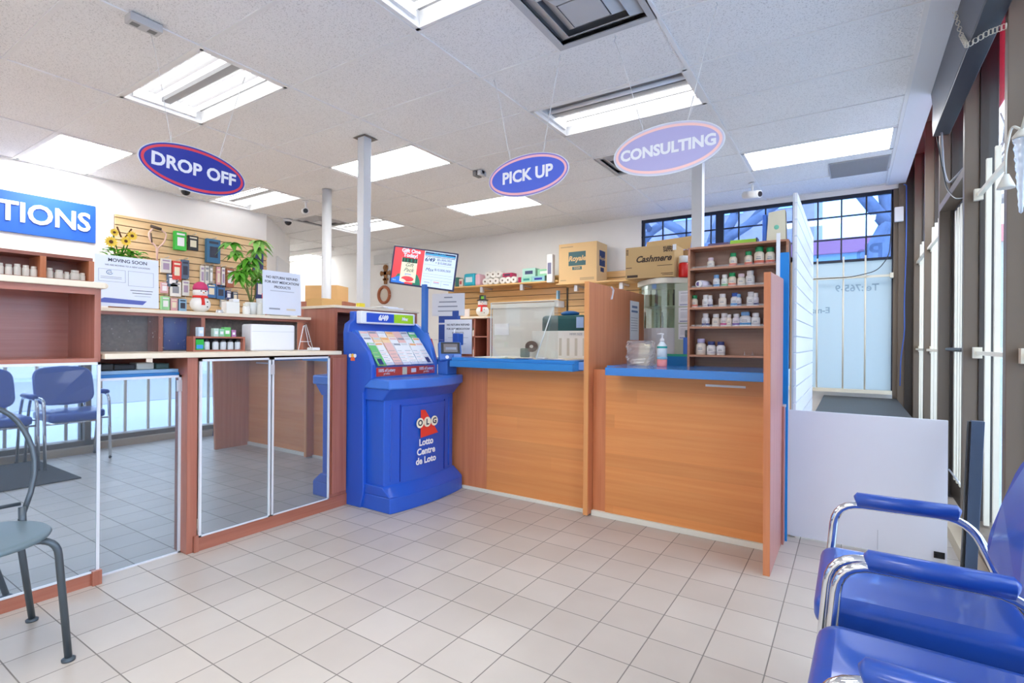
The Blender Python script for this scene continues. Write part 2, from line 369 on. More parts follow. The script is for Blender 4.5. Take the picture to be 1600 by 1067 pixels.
rev('Ph', .26, .30, 2.20, .006); rev('Tel:765-9', .11, .26, 1.80); rev('E-mai', .10, -.21, 1.55); mb.build('film_lettering', g2)
# cream security bars over the tall bay
mb = MB(CREAMBAR)
sb = thing('security_bars', 'cream steel security bars across the tall frosted corner window', 'security bars', (0, YB - .05, .6))
for x in (-.60, -.34, -.08, .13):
    b_ = MB(CREAMBAR); b_.cyl((x, YB - .05, .62), (x, YB - .05, 2.16), .009, seg=8); b_.build('bar', sb)
b_ = MB(CREAMBAR); b_.box(-.85, .38, YB - .065, YB - .045, 1.905, 1.93); b_.build('crossbar', sb)
b_ = MB(CREAMBAR); b_.box(-.85, .38, YB - .075, YB - .035, .60, .64); b_.build('bottom_rail', sb)
b_ = MB(CREAMBAR); b_.box(.355, .385, YB - .09, YB - .0, 1.89, 1.945); b_.build('bracket', sb)
# shelf-like sill under the tall bay
mb = MB(mat('grey_ledge', (52, 54, 58), .5)); mb.box(-.265, .425, 5.2, YB, 0, .55); struct(mb, 'trim_4')

# ---- shop front on the right: bronze mullions, glass, door
CLEAR = glassy('clear_shop_glass', (0.93, 0.97, 1.0), 0.06)
MY = [7.03, 6.07, 5.12, 4.07, 3.05, 2.03, 1.01, 0.0, -1.0, -2.0, -3.0]
k = 5
for q, y in enumerate(MY):
    mb = MB(BROWN); mb.box(.56, .628, y, y + .055, 0, 3.3); mb.box(.628, .71, y - .012, y + .067, 0, 3.3, DBROWN); struct(mb, 'trim_%d' % k, bevel=.003); k += 1
mb = MB(BROWN); mb.box(.43, .49, YB - .03, YB, 0, CH); mb.box(.49, .56, YB - .05, YB + .0, 0, CH + .3, DBROWN); struct(mb, 'trim_%d' % k); k += 1
# sill and head
mb = MB(mat('tan_sill', (196, 176, 148), .6)); mb.box(.49, .56, YF, YB, 0, .07); struct(mb, 'trim_%d' % k); k += 1
mb = MB(BROWN); mb.box(.56, .71, YF, 4.07, 0, .12); mb.box(.56, .71, 5.12, YB, 0, .12); struct(mb, 'trim_%d' % k); k += 1
mb = MB(BROWN); mb.box(.50, .72, YF, YB, 3.2, 3.32); struct(mb, 'trim_%d' % k); k += 1
nwin = 3
ys = [YB] + MY + [YF]
for a, b_ in zip(ys[1:], ys[:-1]):
    if abs(a - 4.07) < .01: z0 = 2.22
    else: z0 = .1
    mb = MB(CLEAR); mb.box(.667, .673, a + .05, b_, z0, 3.25); struct(mb, 'window_%d' % nwin); nwin += 1
# door with transom bar
mb = MB(BROWN); mb.box(.56, .69, 4.125, 5.12, 2.17, 2.225); struct(mb, 'trim_%d' % k, bevel=.003); k += 1
mb = MB(DBROWN); mb.box(.64, .685, 4.14, 4.25, .02, 2.16); mb.box(.64, .685, 5.0, 5.11, .02, 2.16); mb.box(.64, .685, 4.25, 5.0, .02, .22); mb.box(.64, .685, 4.25, 5.0, 2.05, 2.16)
mb.box(.66, .666, 4.25, 5.0, .22, 2.05, CLEAR); dr = struct(mb, 'door_1')
mb = MB(BLACK); mb.tube(rnd([(.64, 4.28, 1.12), (.59, 4.28, 1.12), (.59, 4.96, 1.12), (.64, 4.96, 1.12)], .03), .013); mb.build('push_bar', dr)
# ================================================================ LAMPS AND GRILLES IN THE CEILING
TUBEM = mat('glowing_tube', (255, 255, 255), emit=TUBE_E); PANELM = mat('glowing_diffuser', (255, 255, 255), emit=TROFFER_E)
REFLM = mat('lamp_housing', (236, 236, 236), .4); TUBEOFF = mat('unlit_tube', (235, 236, 240), .25)
where = {(-1, -2): 'open four-tube ceiling lamp nearest the drop off sign', (-3, -2): 'smooth glowing ceiling panel lamp above the left blue wall sign', (-1, 1): 'glowing ceiling panel lamp behind the front square post',
         (1, 1): 'half-lit open tube ceiling lamp between pick up and consulting signs', (2, 4): 'glowing ceiling lamp panel by the corner windows at the right', (-1, 4): 'glowing ceiling panel lamp just beneath the pick up sign',
         (1, -2): 'open tube ceiling lamp cut by the top edge near the big square air diffuser', (-3, 1): 'open tube ceiling lamp behind the drop off sign against the left wall', (-3, 4): 'far open tube ceiling lamp beside the round post',
         (-1, -5): 'open tube ceiling lamp above the drop off counter, over the viewer', (1, -5): 'ceiling panel lamp over the viewer near the blue chairs', (-3, -5): 'ceiling panel lamp over the left back area',
         (-1, -8): 'ceiling panel lamp behind the viewer, on the left', (1, -8): 'ceiling panel lamp behind the viewer, on the right', (-6, 6): 'small glowing ceiling lamp in the far left nook'}
for (i, j), kd in LAMPS.items():
    x0, x1, y0, y1 = cx(i) + .013, cx(i + 1) - .013, cy(j) + .013, cy(j + 1) - .013
    t = thing('ceiling_lamp', where[(i, j)], 'ceiling lamp', ((x0 + x1) / 2, (y0 + y1) / 2, CH), 'recessed ceiling lamps')
    tr_ = MB(REFLM if kd == 'panel' else mat('tube_lamp_tray', (150, 150, 152), .5)); tr_.box(x0, x1, y0, y1, CH + .10, CH + .11); tr_.box(x0 + .03, x1 - .03, (y0 + y1) / 2 - .03, (y0 + y1) / 2 + .03, CH + .06, CH + .10); tr_.build('tray', t)
    h = MB(REFLM)
    for a, b_, c, d in ((x0, x0 + .03, y0, y1), (x1 - .03, x1, y0, y1), (x0, x1, y0, y0 + .02), (x0, x1, y1 - .02, y1)): h.box(a, b_, c, d, CH + .002, CH + .10)
    h.build('housing', t)
    if kd == 'panel':
        p = MB(PANELM); p.box(x0 + .03, x1 - .03, y0 + .02, y1 - .02, CH + .006, CH + .012); p.build('diffuser', t)
    else:
        for q, yy in enumerate((.10, .20, .37, .47)):
            lit = not (kd == 'half' and q < 2)
            p = MB(TUBEM if lit else TUBEOFF); p.cyl((x0 + .05, y0 + yy, CH + .055), (x1 - .05, y0 + yy, CH + .055), .016, seg=10); p.build('tube', t)
        for xx in (x0 + .03, x1 - .055): e = MB(REFLM); e.box(xx, xx + .025, y0 + .07, y1 - .07, CH + .03, CH + .10); e.build('lamp_holder', t)
GRM = mat('diffuser_paint', (190, 190, 192), .5); GRD = mat('diffuser_gap', (150, 150, 152), .8)
def diffuser(x0, y0, label, dark=False, sx=.61, sy=.61):
    t = thing('air_diffuser', label, 'air vent', (x0 + sx / 2, y0 + sy / 2, CH), 'square ceiling air diffusers')
    b_ = MB(GRD); b_.box(x0 + .015, x0 + sx - .015, y0 + .015, y0 + sy - .015, CH + .05, CH + .06); b_.build('backing', t)
    cxx, cyy = x0 + sx / 2, y0 + sy / 2
    f = MB(GRM)
    for r0, r1, z0, z1 in ((.300, .258, -.002, -.002), (.262, .185, .035, -.010), (.180, .112, .028, -.016), (.104, .0, -.018, .02)):
        r0 *= sx / .61; r1 *= sx / .61
        if r1 == 0: f.box(cxx - r0, cxx + r0, cyy - r0, cyy + r0, CH + z0, CH + z0 + .006); continue
        for a in range(4):
            M = Matrix.Translation((cxx, cyy, 0)) @ Matrix.Rotation(a * math.pi / 2, 4, 'Z'); f.M = M
            f.hexa([(-r0, -r0, CH + z0), (r0, -r0, CH + z0), (r1, -r1, CH + z1), (-r1, -r1, CH + z1)], [(-r0, -r0, CH + z0 + .004), (r0, -r0, CH + z0 + .004), (r1, -r1, CH + z1 + .004), (-r1, -r1, CH + z1 + .004)])
        f.M = None
    f.build('louvre', t)
diffuser(cx(1) + .61, cy(-1), 'large grey square air diffuser at the top of the picture, nearest one')
diffuser(cx(1), cy(3), 'square air diffuser partly hidden by the consulting sign')
diffuser(cx(-3), cy(3), 'dark square air diffuser in front of the far round post')
diffuser(cx(-4) + .61, cy(-2), 'square air diffuser at the left edge beside the glowing lamp')
t = thing('return_air_grille', 'flat grey return air grille in the ceiling corner by the tall window', 'air vent', (.15, 6.3, CH))
b_ = MB(mat('grille_grey', (178, 178, 180), .6)); b_.box(-.20, .30, 6.02, 6.55, CH - .004, CH + .004); b_.build('grille_plate', t)
b_ = MB(mat('grille_slot', (150, 150, 152), .8))
for q in range(24): b_.box(-.19, .29, 6.03 + q * .0215, 6.036 + q * .0215, CH - .006, CH - .003)
b_.build('slots', t)
# ================================================================ DROP-OFF SIDE: CABINETS WITH TINTED MIRROR FRONTS
def mirror_mat():
    m = bpy.data.materials.new('smoked_mirror_glass'); m.use_nodes = True; n = m.node_tree; n.nodes.clear()
    o = n.nodes.new('ShaderNodeOutputMaterial'); g = n.nodes.new('ShaderNodeBsdfGlossy'); g.inputs['Color'].default_value = (0.41, 0.46, 0.52, 1); g.inputs['Roughness'].default_value = 0.015
    d = n.nodes.new('ShaderNodeBsdfDiffuse'); d.inputs['Color'].default_value = (0.05, 0.06, 0.07, 1); mx = n.nodes.new('ShaderNodeAddShader')
    n.links.new(g.outputs[0], mx.inputs[0]); n.links.new(d.outputs[0], mx.inputs[1]); n.links.new(mx.outputs[0], o.inputs[0]); return m
MIRROR = mirror_mat()
FRAMEW = mat('white_aluminium_frame', (225, 228, 234), .35, .2)
def framed_pane(par, x, y0, y1, z0, z1, name='mirror_door', hinge=None, w=.012, left=True):
    p = MB(MIRROR); p.box(x - .008, x, y0 + w * .5, y1 - w * .5, z0 + w * .5, z1 - w * .5); d = p.build(name, par)
    f = MB(FRAMEW)
    for a, b_, c, e in ((y0, y1, z1 - w, z1), (y0, y1, z0, z0 + w * .7), (y0, y0 + w, z0, z1), (y1 - w, y1, z0, z1)): f.box(x - .009, x + .005, a, b_, c, e)
    f.build('door_frame', d)
    if hinge:
        h = MB(ALU); h.box(x + .004, x + .010, hinge[0] - .014, hinge[0] + .014, hinge[1] - .03, hinge[1] + .03); h.build('hinge', d)
    return d
# near unit with an open hutch on top
t = thing('display_cabinet', 'red-brown cabinet at the left edge with open hutch above a framed mirror front', 'cabinet', (-3.1, .2, 0))
b = MB(REDWOOD)
b.box(-3.30, -2.968, .965, .990, 0.0, 1.40); b.build('side_panel', t, bevel=.001)
b = MB(REDWOOD); b.box(-3.30, -2.968, -.9, -.875, 0, 1.40); b.build('side_panel', t)
b = MB(wood('glossy_red_veneer', (178, 116, 98), (162, 96, 78), 'Y', rough=.28, coat=.7)); b.box(-3.32, -3.30, -.9, .99, .06, 1.40); b.build('back_panel', t)
b = MB(REDWOOD_Y); b.box(-3.30, -2.955, -.9, .975, 1.040, 1.058); b.build('hutch_shelf', t)
b = MB(REDWOOD_Y); b.box(-2.985, -2.955, -.9, .966, 1.355, 1.385); b.build('top_rail', t)
b = MB(REDWOOD_Y); b.box(-2.985, -2.953, -.9, .992, 0, .056); b.build('plinth', t, bevel=.001)
b = MB(REDWOOD); b.box(-2.97, -2.935, .955, .992, 0, .068); b.build('corner_foot', t, bevel=.002)
framed_pane(t, -2.955, -.9, .985, .058, 1.04, 'mirror_panel')
b = MB(CREAM)
b.box(-3.36, -2.94, -.9, 1.0, 1.385, 1.413); b.cyl((-3.15, 1.0, 1.399), (-2.95, 1.0, 1.399), .014)
b.build('worktop', t, bevel=.004)
# low glass door standing back between the units
t = thing('mirror_gate', 'low tinted mirror door reaching the floor between the two red-brown cabinets', 'door', (-3.03, 1.2, 0))
framed_pane(t, -3.03, .993, 1.371, .0, .957, 'mirror_door', hinge=(1.36, .90))
# far unit with two mirror doors
t = thing('display_cabinet', 'red-brown cabinet with two framed mirror doors beside the blue kiosk', 'cabinet', (-3.1, 1.9, 0))
b = MB(REDWOOD); b.box(-3.35, -2.962, 1.372, 1.425, 0.0, 1.052); b.build('side_panel', t, bevel=.002)
b = MB(REDWOOD); b.box(-3.35, -2.965, 2.262, 2.42, 0.05, 1.052); b.build('end_panel', t, bevel=.001)
b = MB(REDWOOD); b.box(-2.964, -2.952, 2.290, 2.41, .10, 1.03); b.build('narrow_door', t, bevel=.004)
b = MB(REDWOOD_Y); b.box(-2.985, -2.958, 1.405, 2.42, 0, .08); b.build('plinth', t, bevel=.001)
b = MB(REDWOOD); b.box(-2.975, -2.948, 1.405, 1.43, 0, .09); b.build('corner_foot', t, bevel=.002)
b = MB(REDWOOD_Y); b.box(-3.37, -3.35, 1.372, 2.42, 0.05, 1.05); b.build('back_panel', t)
framed_pane(t, -2.952, 1.428, 1.838, .078, 1.042, 'mirror_door', hinge=None)
framed_pane(t, -2.952, 1.848, 2.264, .078, 1.042, 'mirror_door', hinge=(1.845, .97))
# cream counter running over gate and far unit
b = MB(CREAM); b.box(-3.45, -2.945, 1.0, 2.36, 1.052, 1.078); b.build('counter_top', bevel=.004, label='long cream laminate counter top over the mirror doors at the left', cat='counter')
# blue-edged shelf seen in the gap above the low door
b = MB(CBLUE); b.box(-3.30, -3.05, .992, 1.371, .93, .972); b.box(-3.42, -3.06, .992, 1.371, .972, .99, mat('pale_blue_top', (150, 190, 225), .4)); b.build('blue_shelf', bevel=.002, label='blue-edged low shelf seen in the gap above the low mirror door', cat='shelf')
for k, (y, w_, h_, c, lab) in enumerate(((1.06, .05, .035, (60, 62, 64), 'dark low box at the left on the blue-edged shelf above the mirror gate'), (1.15, .06, .03, (52, 54, 58), 'second dark low box on the blue-edged shelf above the mirror gate'), (1.24, .05, .035, (214, 214, 204), 'pale box on the blue-edged shelf above the mirror gate'), (1.32, .04, .03, (70, 96, 92), 'dark green box at the right on the blue-edged shelf'))):
    b = MB(mat('shelfbox_%d' % k, c, .5)); b.box(-3.20, -3.10, y - w_, y + w_ * .6, .99, .99 + h_); b.build('storage_box', label=lab, cat='box', bevel=.006)
b = MB(REDWOOD_Y); b.box(-3.47, -3.45, .992, 1.371, 0.05, 1.05); b.build('back_board', label='plain wooden board behind the gap above the low mirror door', cat='board')
# bin unit behind the counter
t = thing('pigeonhole_unit', 'long cream-topped wooden bin unit with clear speckled screens behind the left counter', 'shelf unit', (-3.42, 1.7, 1.078))
b = MB(CREAM); b.box(-3.50, -3.33, 1.0, 2.39, 1.298, 1.318); b.build('top_board', t, bevel=.003)
b = MB(REDWOOD_Y); b.box(-3.49, -3.35, 1.0, 2.385, 1.282, 1.298); b.build('top_rail', t)
DARKBACK = mat('dark_grey_back', (128, 120, 112), .6, noise=.25, nscale=60)
b = MB(DARKBACK); b.box(-3.50, -3.49, 1.0, 2.385, 1.078, 1.298); b.build('back_panel', t)
for y in (1.0, 1.405, 1.64): b = MB(REDWOOD); b.box(-3.49, -3.352, y - .012, y + .012, 1.078, 1.285); b.build('divider', t)
b = MB(mat('blue_cell_tone', (62, 98, 180), .5)); b.box(-3.485, -3.47, 1.47, 1.60, 1.085, 1.28); b.build('blue_rectangle', label='blue folder seen behind the speckled screen of the bin unit', cat='rectangle')  # upright blue rectangle against the back of the second cell
SPK = glassy('dusty_clear_acrylic', (.95, .95, .95), .0, .05, haze=.05, hazecol=(.8, .8, .8))
b = MB(SPK); b.box(-3.352, -3.348, 1.01, 1.63, 1.08, 1.285)
b.build('clear_screen', t)
b = MB(mat('dust_fleck', (214, 214, 208), .7))
for q in range(46):
    yy, zz = random.uniform(1.04, 1.6), random.uniform(1.09, 1.27); r = random.uniform(.0009, .0022); b.ball((-3.346, yy, zz), (.0006, r, r), seg=6, rg=4)
tag(b.build('dust_specks', t), kind='stuff')
# little wooden shelf on the counter
def ly(px, x): # helper kept in metres: position along the counter for a sight line
    q = (px - 800) / 811.0
    return x * (math.cos(YAW) + math.sin(YAW) * q) / (-math.sin(YAW) + math.cos(YAW) * q)
t = thing('spice_shelf', 'small open wooden box shelf on the left counter holding dark-capped bottles', 'shelf', (-3.24, 1.75, 1.078))
ya, yb_ = ly(302, -3.2), ly(383, -3.2); b = MB(REDWOOD_Y)
b.box(-3.28, -3.2, ya, yb_, 1.078, 1.088); b.box(-3.28, -3.2, ya, yb_, 1.158, 1.168); b.build('shelf_board', t)
b = MB(REDWOOD); b.box(-3.28, -3.2, ya, ya + .012, 1.088, 1.158); b.box(-3.28, -3.2, yb_ - .012, yb_, 1.088, 1.158); b.build('side_panel', t)
b = MB(BLACK); b.box(-3.283, -3.279, ya, yb_, 1.08, 1.165); b.build('back_panel', t)
# ---- tall hutch in the corner behind the kiosk
t = thing('corner_hutch', 'tall red-brown open hutch in the corner behind the blue kiosk', 'cabinet', (-3.2, 2.8, 0))
b = MB(REDWOOD); b.box(-3.45, -3.105, 2.425, 2.447, 0, 1.385); b.build('side_panel', t, bevel=.001)
b = MB(REDWOOD); b.box(-3.45, -3.105, 3.245, 3.267, 0, 1.385); b.build('side_panel', t, bevel=.001)
b = MB(REDWOOD_Y); b.box(-3.47, -3.45, 2.425, 3.267, 0, 1.385); b.build('back_panel', t)
b = MB(REDWOOD_Y); b.box(-3.45, -3.105, 2.447, 3.245, 1.04, 1.06); b.box(-3.45, -3.105, 2.447, 3.245, 1.355, 1.385); b.build('shelf', t)
b = MB(REDWOOD_Y); b.box(-3.12, -3.107, 2.447, 3.245, .05, 1.04); b.build('base_front', t)
b = MB(CREAM); b.box(-3.48, -3.095, 2.41, 3.28, 1.385, 1.405); b.build('top_board', t, bevel=.003)

# ================================================================ PICK-UP AND CONSULTING COUNTERS
SILL = mat('white_base_strip', (232, 228, 214), .5)
t = thing('service_counter', 'orange wooden pick up counter with stepped bright blue top next to the kiosk', 'counter', (-2.0, 3.3, 0))
b = MB(ORANGE_V); b.box(-2.74, -2.325, 3.215, 3.235, 0.02, .955); b.build('front_panel', t)
b = MB(ORANGE); b.box(-2.323, -1.478, 3.215, 3.235, .02, 1.0); b.build('front_panel', t)
b = MB(SILL); b.box(-2.55, -1.478, 3.20, 3.236, 0, .024); b.build('base_strip', t, bevel=.003)
b = MB(CBLUE); b.box(-2.56, -1.52, 3.05, 3.70, .957, 1.003); b.box(-3.22, -2.50, 3.28, 3.70, .957, 1.003); b.build('lower_top', t, bevel=.003)
b = MB(CBLUE); b.box(-2.56, -1.52, 3.075, 3.70, 1.003, 1.028); b.box(-1.52, -1.478, 3.14, 3.70, .965, 1.02, mat('counter_blue_end', (120, 160, 220), .4)); b.build('upper_top', t, bevel=.002)
b = MB(CREAM); b.box(-2.46, -1.60, 3.13, 3.66, 1.0281, 1.031); b.build('counter_inlay', t)
b = MB(ORANGE_V); b.box(-1.476, -1.446, 3.14, 4.22, 0.012, 1.55); b.box(-1.477, -1.445, 3.130, 3.142, .012, 1.552, mat('light_edge_band', (228, 158, 96), .4))
b.build('partition_panel', label='tall orange-brown wooden partition between the pick up and consulting counters', cat='partition', bevel=.001)
t = thing('service_counter', 'orange wooden consulting counter with a bright blue top and white base strip', 'counter', (-.85, 3.3, 0))
b = MB(ORANGE_V); b.box(-1.444, -1.352, 3.21, 3.235, .03, .97); b.build('side_strip', t)
b = MB(ORANGE); b.box(-1.350, -.362, 3.20, 3.235, .035, .95); b.build('front_panel', t)
b = MB(SILL); b.box(-1.444, -.362, 3.185, 3.236, 0, .034); b.build('base_strip', t, bevel=.003)
b = MB(mat('shiny_counter_blue', (46, 128, 208), .22, coat=.4)); b.box(-1.262, -.362, 2.975, 3.235, .95, .998); b.box(-1.36, -.362, 3.235, 3.75, .95, .998); b.build('counter_top', t, bevel=.003)
b = MB(PAPER); b.box(-.72, -.50, 3.197, 3.2, .895, .908); b.build('tape_strip', t)
t = thing('end_panel', 'tall orange-edged wooden end panel at the right end of the consulting counter', 'panel', (-.345, 3.1, 0))
PINKV = wood('dusty_rose_veneer', (190, 128, 118), (176, 112, 104), 'Z')
b = MB(ORANGE_V); b.prism([(2.845, 0), (3.36, 0), (3.36, 1.525), (2.80, 1.50)], 'X', -.360, -.330); b.prism([(2.848, .003), (3.36, .003), (3.36, 1.52), (2.803, 1.497)], 'X', -.3301, -.3285, PINKV); b.build('upright', t)
b = MB(PINKV); b.box(-.327, -.318, 3.34, 3.50, 0, .79); b.build('lower_upright', t)
b = MB(ALU); b.box(-.329, -.314, 3.36, 3.40, .785, .80); b.build('catch', t)
# shop fixtures at the right of the consulting counter
t = thing('slat_panel', 'tall white grooved slat panel standing edge-on right of the supplement shelf', 'panel', (-.28, 4.2, 0))
b = MB(mat('white_slatwall', (238, 240, 244), .35)); z = .0
while z < 2.05:
    z1 = min(z + .092, 2.055); b.box(-.288, -.274, 3.524, 5.10, z, z1); z += .10
b.box(-.298, -.288, 3.524, 5.10, 0, 2.055, mat('slat_groove', (200, 205, 214), .5)); b.build('slat_board', t)
b = MB(wood('pale_oak_edge', (222, 186, 142), (206, 168, 122), 'Z')); b.box(-.306, -.298, 3.522, 3.545, 0, 1.67); b.prism([(3.522, 1.64), (3.66, 1.60), (3.66, 1.615), (3.522, 1.67)], 'X', -.306, -.298); b.build('wood_edge', t)
b = MB(mat('bright_blue_board', (0, 132, 214), .5)); b.box(-.352, -.306, 3.41, 3.43, 0.0, 1.685); b.build('blue_board', label='narrow bright blue upright board behind the end panel', cat='board')
b = MB(PAPER); b.box(-.372, -.352, 3.40, 3.408, 1.50, 1.80); b.build('price_rail', label='white upright plastic strip clipped at the right of the top supplement shelf', cat='strip')
t = thing('swing_gate', 'plain white low gate board between the counter end and the shop window', 'gate', (.05, 3.5, 0))
GW = mat('white_gate_board', (226, 229, 238), .4, noise=.02, nscale=2)
b = MB(GW); b.box(-.317, .425, 3.500, 3.52, .012, .757); b.build('board', t, bevel=.001)
b = MB(GREYINK); b.box(.128, .1295, 3.4985, 3.5, .02, .13); b.build('joint_line', t)
b = MB(BLACK); b.box(.37, .415, 3.494, 3.5, .035, .068); b.box(.374, .384, 3.485, 3.494, .04, .05); b.build('hinge', t)
# dark leaning strip by the window
b = MB(mat('slate_metal', (74, 92, 118), .4, .2)); b.hexa([(.455, 3.24, .0), (.50, 3.24, 0), (.50, 3.28, 0), (.455, 3.28, 0)], [(.502, 3.40, .775), (.552, 3.40, .775), (.552, 3.44, .775), (.502, 3.44, .775)])
b.hexa([(.445, 3.25, .0), (.455, 3.25, 0), (.455, 3.29, 0), (.445, 3.29, 0)], [(.492, 3.41, .77), (.502, 3.41, .77), (.502, 3.45, .77), (.492, 3.45, .77)], BLACK)
b.build('metal_strip', label='slate blue metal strip leaning on the window mullion behind the chairs', cat='strip', bevel=.002)

# ---- posts
def post(label, x, y, z0, w, round_=False):
    b = MB(mat('post_paint', (214, 216, 218), .4, .1))
    if round_: b.cyl((x, y, z0), (x, y, CH), w)
    else: b.box(x - w, x + w, y - w, y + w, z0, CH)
    b.build('ceiling_post', label=label, cat='post', bevel=0 if round_ else .004)
post('square pale grey metal post rising behind the corner hutch', -3.60, 3.11, 0, .042)
post('round pale grey metal post in the left background', -5.22, 3.95, 0, .055, True)
post('square pale post rising behind the supplement shelf under the consulting sign', -1.27, 5.27, 0, .05)
b = MB(DARKBACK); b.box(-3.68, -3.53, 3.05, 3.2, CH - .004, CH - .001); b.build('post_collar', label='dark gap plate around the square post at the ceiling', cat='plate')
# ================================================================ BLUE LOTTERY KIOSK
KY0, KY1 = 2.435, 3.195
def kx(y, base, bulge): return base + bulge * math.sin(math.pi * max(0, min(1, (y - KY0) / (KY1 - KY0)))) ** .8
def bowed(mb, y0, y1, z0, z1, base, bulge, back=-2.98, n=14, base1=None, m=None, seg=None):
    base1 = base if base1 is None else base1
    ys = [y0 + (y1 - y0) * k / n for k in range(n + 1)]
    lo = [(back, y0, z0)] + [(kx(y, base, bulge), y, z0) for y in ys] + [(back, y1, z0)]
    hi = [(back, y0, z1)] + [(kx(y, base1, bulge), y, z1) for y in ys] + [(back, y1, z1)]
    mb.hexa(lo, hi, m)
K = thing('lottery_kiosk', 'bright blue plastic lottery play stand with slip pockets, terminal and white lettering on its door', 'kiosk', (-2.75, 2.84, 0))
LIGHTB = mat('kiosk_blue_rim', (60, 118, 214), .3, coat=.3)
b = MB(BLUE); bowed(b, KY0 + .02, KY1 - .02, .10, .83, -2.635, .055); b.build('body', K, bevel=.008)
b = MB(BLUE); bowed(b, KY0, KY1, 0, .105, -2.545, .045); bowed(b, KY0, KY1, .105, .17, -2.545, .045, base1=-2.63); b.build('foot', K, bevel=.006)
# flare below the ledge
b = MB(BLUE); bowed(b, KY0 + .005, KY1 - .005, .745, .828, -2.635, .055, base1=-2.56); b.build('flare', K, bevel=.005)
b = MB(LIGHTB); bowed(b, KY0 - .012, KY1 + .008, .825, .892, -2.55, .085); b.build('writing_ledge', K, bevel=.010)
# side wall with its rounded outer strip
b = MB(BLUE)
side = [(-3.0, 0), (-2.82, 0), (-2.79, .1), (-2.80, .79), (-2.78, .84), (-2.715, .89), (-2.715, .985), (-2.757, 1.078), (-2.843, 1.171), (-2.909, 1.212), (-3.0, 1.212)]
b.hexa([(x, KY0 - .014, z) for x, z in side], [(x, KY0 + .02, z) for x, z in side]); b.build('side_wall', K, bevel=.006)
side2 = [(-3.0, .83), (-2.715, .83), (-2.715, .985), (-2.75, 1.10), (-2.81, 1.21), (-2.93, 1.29), (-3.0, 1.27)]
b = MB(LIGHTB); b.hexa([(x, 3.05, z) for x, z in side2], [(x, 3.09, z) for x, z in side2]); b.build('inner_wall', K, bevel=.006)
# back riser with shaped top
b = MB(BLUE); sh = [(KY0 - .01, .83), (KY1, .83), (KY1, 1.20), (3.16, 1.27), (3.06, 1.30), (3.03, 1.36), (2.475, 1.36), (2.475, 1.30), (2.43, 1.27), (2.42, 1.21)]
b.hexa([(-3.01, y, z) for y, z in sh], [(-2.955, y, z) for y, z in sh]); b.build('riser', K, bevel=.006)
# lit header sign
b = MB(mat('header_white', (236, 240, 246), .4)); b.box(-2.955, -2.90, 2.488, 3.03, 1.272, 1.362); h = b.build('header_sign', K, bevel=.008)
b = MB(mat('header_blue', (20, 80, 205), .4)); b.box(-2.9, -2.898, 2.535, 2.80, 1.285, 1.350); text('6/49', .052, (-2.896, 2.69, 1.317), (0, 1, 0), (0, 0, 1), PAPER, b, bold=.003, shear=.2); b.build('header_print', h)
b = MB(mat('header_lime', (170, 222, 30), .4)); b.box(-2.9, -2.898, 2.80, 3.005, 1.285, 1.350); text('Max', .036, (-2.896, 2.91, 1.317), (0, 1, 0), (0, 0, 1), PAPER, b, bold=.002, shear=.2)
b.build('header_print', h)
# slip rack : stepped pockets
b = MB(LIGHTB); b.hexa([(-2.955, 2.455, .89), (-2.715, 2.455, .89), (-2.715, 2.455, .955), (-2.93, 2.455, 1.225), (-2.955, 2.455, 1.225)], [(-2.955, 3.05, .89), (-2.715, 3.05, .89), (-2.715, 3.05, .955), (-2.93, 3.05, 1.225), (-2.955, 3.05, 1.225)]); b.build('slip_rack', K)
PINK = mat('slip_pink', (238, 196, 190), .7); PEACH = mat('slip_peach', (246, 214, 170), .7); GRN = mat('slip_green', (110, 200, 120), .7); LGREY = mat('slip_grey', (214, 218, 222), .7); RED = mat('label_red', (222, 44, 48), .5); NAVY = mat('navy_print', (28, 40, 110), .5)
cols = [[LGREY, PAPER, GRN], [PINK, PEACH, PAPER], [PAPER, PEACH, PINK], [PEACH, PAPER, PAPER], [PINK, PINK, PAPER], [LGREY, PAPER, PAPER], [GRN, PAPER, PAPER]]
slope = Vector((-.215, 0, .27)).normalized()
kk = 0
for tier in range(3):
    for c in range(7):
        y = 2.475 + c * .081; tt = (.40, .66, .955)[tier]; x = -2.93 + .215 * tt + .78 * (.004 + .006 * tier); z = 1.225 - .27 * tt + .62 * (.004 + .006 * tier)
        b = MB(); b.M = Matrix.Translation((x, y, z)) @ Matrix.Rotation(-.672, 4, 'Y') @ Matrix.Rotation(random.uniform(-.05, .05), 4, 'X'); L_ = (.125, .155, .20)[tier]
        m = cols[c][tier]; b.box(0, .004, 0, .076, 0, L_, m)
        b.box(.004, .0046, .006, .068, L_ - .022, L_ - .006, [PINK, GREYINK, LGREY, mat('slip_orange', (244, 180, 120), .7)][(c + tier) % 4])
        for q in range(5 + 3 * (tier == 2)): b.box(.004, .0045, .008, .05 + .015 * ((q * 7 + c) % 2), .02 + q * .015, .023 + q * .015, GREYINK if q % 2 else PINK)
        if c in (0, 6) and tier == 2: b.box(.004, .0048, .015, .055, .01, .06, NAVY)
        b.build('play_slip', label='%s printed lottery slip, %s row of the kiosk rack, %s' % ({id(PAPER): 'white', id(PINK): 'pink', id(PEACH): 'peach', id(GRN): 'green', id(LGREY): 'grey'}[id(m)], ('back', 'middle', 'front')[tier], ('leftmost', 'second from left', 'third from left', 'at the middle', 'third from right', 'second from right', 'rightmost')[c]), cat='leaflet', group='slips in the kiosk rack')
b = MB(RED); b.box(-2.712, -2.706, 2.46, 3.045, .905, .965)
for y, s in ((2.53, '100% of Lottery'), (2.93, '100% of Lottery')): text(s, .030, (-2.705, y + .02, .944), (0, 1, 0), (0, 0, 1), PAPER, b, bold=.001, squeeze=.8)
for y in (2.55, 2.95): text('profits', .022, (-2.705, y, .922), (0, 1, 0), (0, 0, 1), PAPER, b)
